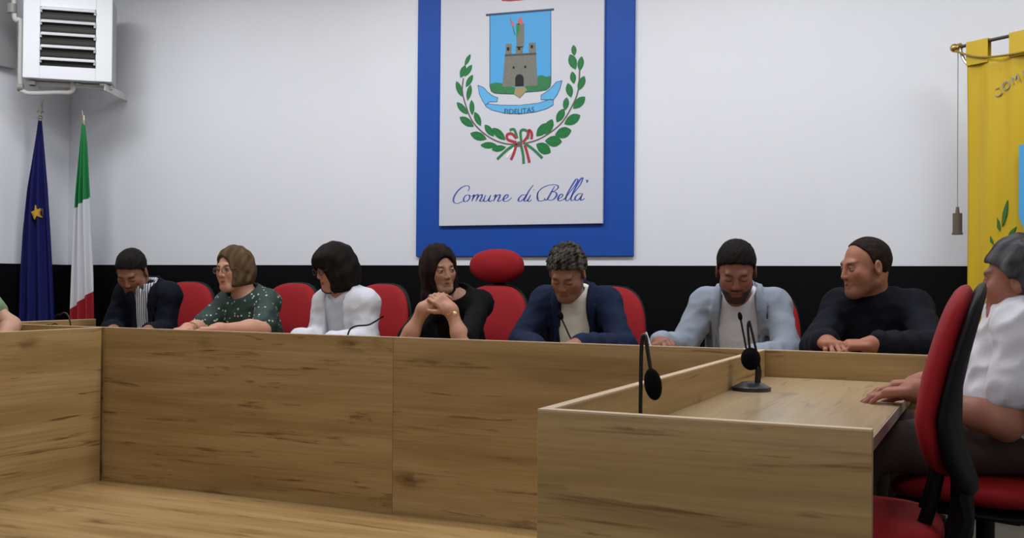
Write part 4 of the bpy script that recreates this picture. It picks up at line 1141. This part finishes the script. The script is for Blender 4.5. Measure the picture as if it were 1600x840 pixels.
# 3 -- white cardigan, dark bob
def bob3(q, core):
    d = smin(core - F(.017), el(q, (0, .036, -.03), (.106, .108, .142)), .02)
    d = smin(d, el(q, (0, -.03, .06), (.080, .085, .062)), .02)
    d = d + wav(q * np.array([1, .5, .4], F), 110, 6, .0025)
    d = smax(d, -(q[:, 2] + .140), .02)
    return smax(d, -el(q, (0, -.125, -.075), (.060, .092, .105)), .010)
J3 = JJ(-3.155, SY, (-3.185, 4.69, 1.157), (-26, 17, 0), .962, .130, (-3.305, 4.72, .775), (-2.995, 4.72, .775), (-3.24, 4.46, .785), (-3.05, 4.46, .785), 4.76, -.01, 4.735)
def ex3(o, g, R3, hc, hs): glasses(o, g, R3, hc, hs, '#1c1718')
person('seated woman with dark bob and fringe in a white cardigan', (-3.155, SY, 0), 0, J3,
       dict(skin='#a87a62', hair='#120e0c', hair2='#241a15', hairstyle='bob', hairfn=bob3, hairext=(.17, .17, .17, .19), eyes='closed', fem=1, lip='#8f4a42', neck=.92, noears=True, size=.97),
       [dict(kind='shirt', name='top', mat=m_wtop, o=.005, sleeve=0, neck=('round', .082, -.015), wr=.003, hem=-.02),
        dict(kind='jacket', name='cardigan', mat=m_wcard, o=.018, sleeve=1.9, hem=-.05, under=.005, neck=('none',), open=dict(x=-.02, z=[.70, .85, .95, 1.06], w=[.055, .06, .06, .07], lz=3.0)), TR], ex3)

# 4 -- black top, long dark hair, hands clasped under the chin
def long4(q, core):
    d = smin(core - F(.013), el(q, (0, .034, .0), (.092, .098, .11)), .02)
    for s in (-1, 1):
        d = smin(d, rc(q, (s * .066, .012, -.02), (s * .074, -.010, -.14), .036, .030), .03)
        d = smin(d, rc(q, (s * .074, -.010, -.14), (s * .066, -.015, -.25), .030, .016), .03)
    d = smin(d, rc(q, (0, .065, -.05), (0, .075, -.22), .065, .05), .04)
    d = d + wav(q * np.array([1, .6, .35], F), 130, 2, .0025)
    return smax(d, -el(q, (0, -.135, -.035), (.072, .108, .132)), .010)
J4 = JJ(-2.505, SY, (-2.535, 4.655, 1.150), (54, 10, -6), .972, .125, (-2.555, 4.37, .80), (-2.265, 4.39, .80), (-2.475, 4.39, .958), (-2.335, 4.40, .955), 4.74, -.01, 4.72,
        hL=((.62, .10, .50), (-.45, -.85, .35), dict(side=1, curl=(.30, .95, .8), spread=.05, thumb=(.7, .2), sc=.93)),
        hR=((-.62, .06, .50), (.45, -.85, .35), dict(side=-1, curl=(.30, .95, .8), spread=.05, thumb=(.7, .2), sc=.93)), body=dict(arm=.84, chest=.95, belly=.92, shoulder=.92), by=10)
def ex4(o, g, R3, hc, hs):
    d = Vector(g['wrR'] - g['elR']).normalized(); c = Vector(g['elR']) * .12 + Vector(g['wrR']) * .88; u = d.orthogonal().normalized(); v = d.cross(u)
    MB().tube([c + (u * math.cos(a) + v * math.sin(a)) * .0315 for a in np.linspace(0, 2 * math.pi, 17)], .0045, 6, 1).build('bracelet', m_brass, o, True)
    MB().ball(c + Vector((.018, -.026, 0)), (.014, .006, .015), 8).build('watch', mat('watch_gold', '#d9b98a', .25, metal=.7), o, True)
    # two index fingers pointing up are part of the clasp
person('seated woman with long dark hair in black, hands clasped below her chin', (-2.505, SY, 0), math.radians(10), J4,
       dict(skin='#a67c66', hair='#150d0c', hair2='#2c1a17', hairstyle='long', hairfn=long4, hairext=(.16, .16, .16, .31), eyes='open', fem=1.3, nose=.85, gaze=.6, lip='#8a4743', neck=.84, jaw=.94, noears=True, size=.95),
       [dict(kind='shirt', name='blouse', mat=m_blkd, o=.012, sleeve=.92, neck=('round', .085, -.02), wr=.005, hem=-.05), TR], ex4)

# 5 -- blue blazer, ivory tee, curly grey hair
J5 = JJ(-1.87, SY, (-1.83, 4.595, 1.128), (4, 34, 2), .985, .155, (-2.06, 4.60, .80), (-1.565, 4.62, .80), (-1.88, 4.36, .79), (-1.66, 4.28, .815), 4.74, -.01, 4.71, by=10,
        hR=((-.6, -.6, .0), (0, 0, 1), dict(side=1, curl=(.4, .5, .4))))
person('seated man with curly grey hair in a blue blazer over an ivory tee', (-1.87, SY, 0), math.radians(10), J5,
       dict(skin='#8f6450', hair='#221f1c', hair2='#57534c', hairstyle='short', hairthick=.012, vol=1.1, curl=170, curlamp=.005, eyes='closed', beard=.25, beardcol='#4a3a32', streak=.9,
            greyfn=lambda q: .5 * np.exp(-((q[:, 2] - .03) / .03) ** 2), size=.97),
       [dict(kind='shirt', name='tee', mat=m_ivory, o=.005, sleeve=0, neck=('round', .072, -.005), wr=.004, hem=-.02),
        dict(kind='jacket', name='blazer', mat=m_navy2, o=.017, sleeve=1.9, hem=-.05, under=.005, neck=('none',), wr=.007, open=dict(x=.01, z=[.70, .85, .95, 1.06], w=[.075, .07, .06, .06], lz=.98)), TR])

# 6 -- light grey jacket, white tee, dark beard, writing
J6 = JJ(-1.085, SY, (-1.038, 4.575, 1.140), (13, 27, 0), .985, .158, (-1.275, 4.60, .80), (-.825, 4.62, .80), (-1.315, 4.37, .835), (-.93, 4.36, .79), 4.74, 0, 4.71, by=10,
        hL=((.15, -1, .02), (-.45, 0, 1), dict(side=-1, curl=(.55, .8, .5), thumb=(.45, .5))))
person('seated bearded man in light grey jacket and white tee, looking down while writing', (-1.085, SY, 0), math.radians(10), J6,
       dict(skin='#86584a', hair='#120e0d', hair2='#1d1714', hairstyle='short', hairthick=.006, vol=2.2, beard=.93, beardcol='#140e0c', eyes='closed', lip='#6b3d36', size=.99, streak=.4),
       [dict(kind='shirt', name='tee', mat=m_wtee, o=.005, sleeve=0, neck=('round', .070, -.005), wr=.004, hem=-.02),
        dict(kind='jacket', name='jacket', mat=m_greyj, o=.017, sleeve=1.9, hem=-.05, under=.005, neck=('none',), wr=.007, open=dict(x=.0, z=[.70, .85, .95, 1.06], w=[.085, .085, .078, .066], lz=.985)), TR])

# 7 -- dark sweater, cropped hair, looking left
J7 = JJ(-.476, SY - .06, (-.51, 4.60, 1.160), (-52, 8, 0), .985, .155, (-.68, 4.44, .835), (-.245, 4.40, .845), (-.60, 4.17, .868), (-.43, 4.15, .868), 4.68, -.01, 4.665,
        hL=((.4, -.9, 0), (0, 0, 1), dict(side=-1)), hR=((-1, -.30, -.02), (0, -.25, 1), dict(side=1, curl=(.25, .35, .3))))
def ex7(o, g, R3, hc, hs):
    d = Vector(g['wrR'] - g['elR']).normalized(); c = Vector(g['elR']) * .1 + Vector(g['wrR']) * .9; u = d.orthogonal().normalized(); v = d.cross(u)
    MB().tube([c + (u * math.cos(a) + v * math.sin(a)) * .033 for a in np.linspace(0, 2 * math.pi, 17)], .007, 6, 1).build('watch', mat('watch_steel', '#b5b5b8', .3, metal=.8), o, True)
person('seated man with cropped hair in a dark navy sweater, looking left', (-.476, SY - .06, 0), 0, J7,
       dict(skin='#9a6650', hair='#1d1512', hair2='#2a1f1a', hairstyle='short', hairthick=.0045, vol=.2, eyes='open', gaze=-.3, beard=.30, beardcol='#3a261e', size=1.0, jaw=.97, neck=1.08, streak=.4,
            line=([-.11, -.08, -.05, -.02, .0, .025, .05, .10], [.118, .116, .104, .06, .0, -.03, -.05, -.065])),
       [dict(kind='shirt', name='sweater', mat=m_swt, o=.018, sleeve=1.9, neck=('high',), wr=.007, hem=-.05), TR], ex7)

# 8 -- grey-haired man at the right wing, white polo, hands on the worktop (faces -x)
X8, Y8 = .05, 3.47
def L8(p): return (-(p[1] - Y8), (p[0] - X8), p[2])
J8 = dict(head=L8((.052, 3.40, 1.104)), rot=(-14, 4, 0), hip=(0, 0, .65), shL=L8((.055, 3.66, .965)), shR=L8((.055, 3.27, .965)),
          elL=L8((-.03, 3.72, .76)), elR=L8((.015, 3.20, .712)), wrL=L8((-.215, 3.50, .790)), wrR=L8((-.215, 3.27, .787)), neck=L8((.07, 3.445, 1.015)),
          kneeL=L8((-.40, 3.62, .60)), kneeR=L8((-.40, 3.32, .60)), b=dict(chest=1.0, belly=1.08, arm=.95))
J8['handL'] = ((.10, -1, -.10), (0, -.1, 1), dict(side=-1, curl=(.22, .30, .2), spread=.05))
J8['handR'] = ((-.12, -1, -.10), (0, -.1, 1), dict(side=1, curl=(.22, .28, .2), spread=.05))
def hair8(q, core):
    d = smin(core - F(.017), el(q, (0, .035, .02), (.094, .105, .098)), .02)
    d = smin(d, el(q, (0, .075, -.06), (.07, .055, .075)), .03)
    d = d + wav(q * np.array([.6, 1, .6], F), 120, 12, .003)
    line = np.interp(q[:, 1], [-.11, -.08, -.05, -.02, .01, .03, .05, .12], [.058, .058, .050, .02, -.02, -.05, -.10, -.14]).astype(F)
    d = smax(d, (line - q[:, 2]) * .8, .012)
    for s in (-1, 1): d = smax(d, -el(q, (s * .092, .0, -.016), (.022, .020, .026)), .006)
    return d
person('grey-haired man in white polo seated at the right wing with hands on the worktop', (X8, Y8, 0), -math.pi / 2, J8,
       dict(skin='#96614f', hair='#26252a', hair2='#6d6c70', hairstyle='long', hairfn=hair8, hairext=(.16, .16, .16, .21), eyes='open', streak=.5, nose=1.0, greyfn=lambda q: .35 * np.exp(-((q[:, 1] + .03) / .03) ** 2), size=1.02),
       [dict(kind='shirt', name='polo', mat=m_polo, o=.018, sleeve=.62, neck=('collar',), wr=.010, hem=-.06),
        dict(kind='trousers', name='trousers', mat=m_taupe)])

# 9 -- green-sleeved person whose arm reaches into the frame at the left wing (faces +x)
X9, Y9 = -5.02, 3.55
def L9(p): return ((p[1] - Y9), -(p[0] - X9), p[2])
J9 = dict(head=L9((-4.93, 3.50, 1.19)), rot=(10, 8, 0), hip=(0, 0, .60), shL=L9((-4.86, 3.37, 1.02)), shR=L9((-4.78, 3.77, 1.03)),
          elL=L9((-4.66, 3.27, .81)), elR=L9((-4.54, 3.83, .85)), wrL=L9((-4.42, 3.36, .79)), wrR=L9((-4.36, 3.62, .79)), neck=L9((-4.94, 3.54, 1.075)), b=dict())
J9['handL'] = ((.1, -1, -.08), (0, 0, 1), dict(side=-1)); J9['handR'] = ((-.1, -1, -.08), (0, 0, 1), dict(side=1))
person('person in sage green polo at the left wing, only a forearm in view', (X9, Y9, 0), math.pi / 2, J9,
       dict(skin='#b08872', hair='#2a201a', hairstyle='short', eyes='open'),
       [dict(kind='shirt', name='polo', mat=m_greenp, o=.014, sleeve=.58, neck=('collar',), wr=.006, hem=-.05), TR])

# ------------------------------------------------------------------ the chairs they sit on
def place(x, y, rz, label, **k):
    c = make_chair((x, y, 0), rz, **k); tag(c, label, 'chair', 'red office chairs'); return c
place(-4.54, 4.90, math.radians(12), 'red office chair under the man in the navy suit')
place(-3.80, 4.90, math.radians(0), 'red office chair under the woman in the green dotted blouse')
place(-3.20, 4.90, math.radians(-2), 'red office chair under the woman in the white cardigan')
place(-2.475, 4.92, math.radians(2), 'red office chair with a round headrest behind the woman in black', headrest=True)
place(-1.82, 4.90, math.radians(3), 'red office chair under the curly grey-haired man')
place(-1.07, 4.90, math.radians(0), 'red office chair under the man in the light grey jacket')
place(-.50, 4.90, math.radians(-3), 'red office chair under the man in the dark sweater')
place(-.04, 3.47, math.radians(-112), 'red office chair under the man in the white polo', seat=.55)
place(-.355, 2.74, math.radians(-87), 'empty red office chair pushed in at the right wing', seat=.55, btop=.545)
place(-5.06, 3.55, math.radians(90), 'red office chair under the person in the sage green polo')

# ------------------------------------------------------------------ microphones and pen
m_mic = mat('mic_black', '#0a0a0b', .45, .4); m_foam = mat('mic_foam', '#08080a', .95, .1, bump=.5, bscale=500); m_mbase = mat('mic_base_grey', '#23252a', .35, .5)
def mic(loc, label, neck, base_r=.055, head_r=.017, hl=.05, group='gooseneck microphones'):
    t = empty('gooseneck_microphone', loc)
    MB().cyl((0, 0, 0), (0, 0, .012), base_r, base_r, 28).cyl((0, 0, .012), (0, 0, .028), base_r * .96, base_r * .5, 28).build('base', m_mbase, t, True)
    MB().cyl((neck[0][0], neck[0][1], .012), (neck[0][0], neck[0][1], .075), .0105, .008, 12).build('collar', m_mic, t, True)
    MB().tube(neck, .0042, 8, 8).build('gooseneck', m_mic, t, True)
    a, b = Vector(neck[-2]), Vector(neck[-1]); d = (b - a).normalized()
    MB().ball(b + d * hl * .45, (head_r, head_r, hl * .6), 10, d.to_track_quat('Z', 'Y').to_matrix()).build('windscreen', m_foam, t, True)
    return tag(t, label, 'microphone', group)
mic((-.672, 2.10, TAB), 'black gooseneck microphone bent over behind the near rim of the right wing',
    [(0, 0, .02), (0, 0, .12), (.001, 0, .21), (.004, 0, .238), (.010, 0, .236), (.014, 0, .21), (.022, 0, .165)], head_r=.018, hl=.055)
mic((-.735, 3.47, TAB), 'black gooseneck microphone with round grey base on the right wing worktop',
    [(.02, .0, .02), (.028, .0, .06), (.012, 0, .14), (-.006, 0, .215), (-.010, 0, .222), (-.013, 0, .20), (-.006, 0, .13)], base_r=.062, head_r=.032, hl=.062)
mic((-2.84, 4.30, BT), 'gooseneck microphone arching in front of the white cardigan',
    [(0, 0, .02), (.0, 0, .07), (.014, 0, .11), (.05, .0, .128), (.115, 0, .135), (.15, 0, .15), (.185, 0, .170)], head_r=.004, hl=.02)
mic((-1.679, 4.35, BT), 'gooseneck microphone leaning towards the curly grey-haired man',
    [(0, 0, .02), (-.005, 0, .05), (-.04, 0, .11), (-.06, 0, .15), (-.078, 0, .185)], head_r=.014, hl=.035)
mic((-.93, 4.30, BT), 'gooseneck microphone rising to the chin of the bearded man',
    [(0, 0, .02), (0, 0, .06), (-.010, 0, .12), (-.018, 0, .16), (-.026, 0, .20)], head_r=.009, hl=.03)
mic((-4.62, 4.28, BT), 'gooseneck microphone curving before the man in the navy suit',
    [(0, 0, .02), (0, 0, .09), (-.02, 0, .14), (-.05, 0, .155), (-.085, 0, .14)], head_r=.013, hl=.035)
mic((-4.78, 4.36, BT), 'small black microphone lying low near the desk corner beside the flags',
    [(0, 0, .02), (-.01, 0, .06), (-.03, 0, .085), (-.06, 0, .085), (-.085, 0, .075)], head_r=.016, hl=.04)
pn = MB().cyl((-1.345, 4.27, .885), (-1.312, 4.262, .80), .0045, .0045, 8).build('pen', mat('pen_white', '#c9c9cc', .3))
tag(pn, 'slim pale pen in the hand of the man in the grey jacket', 'pen')
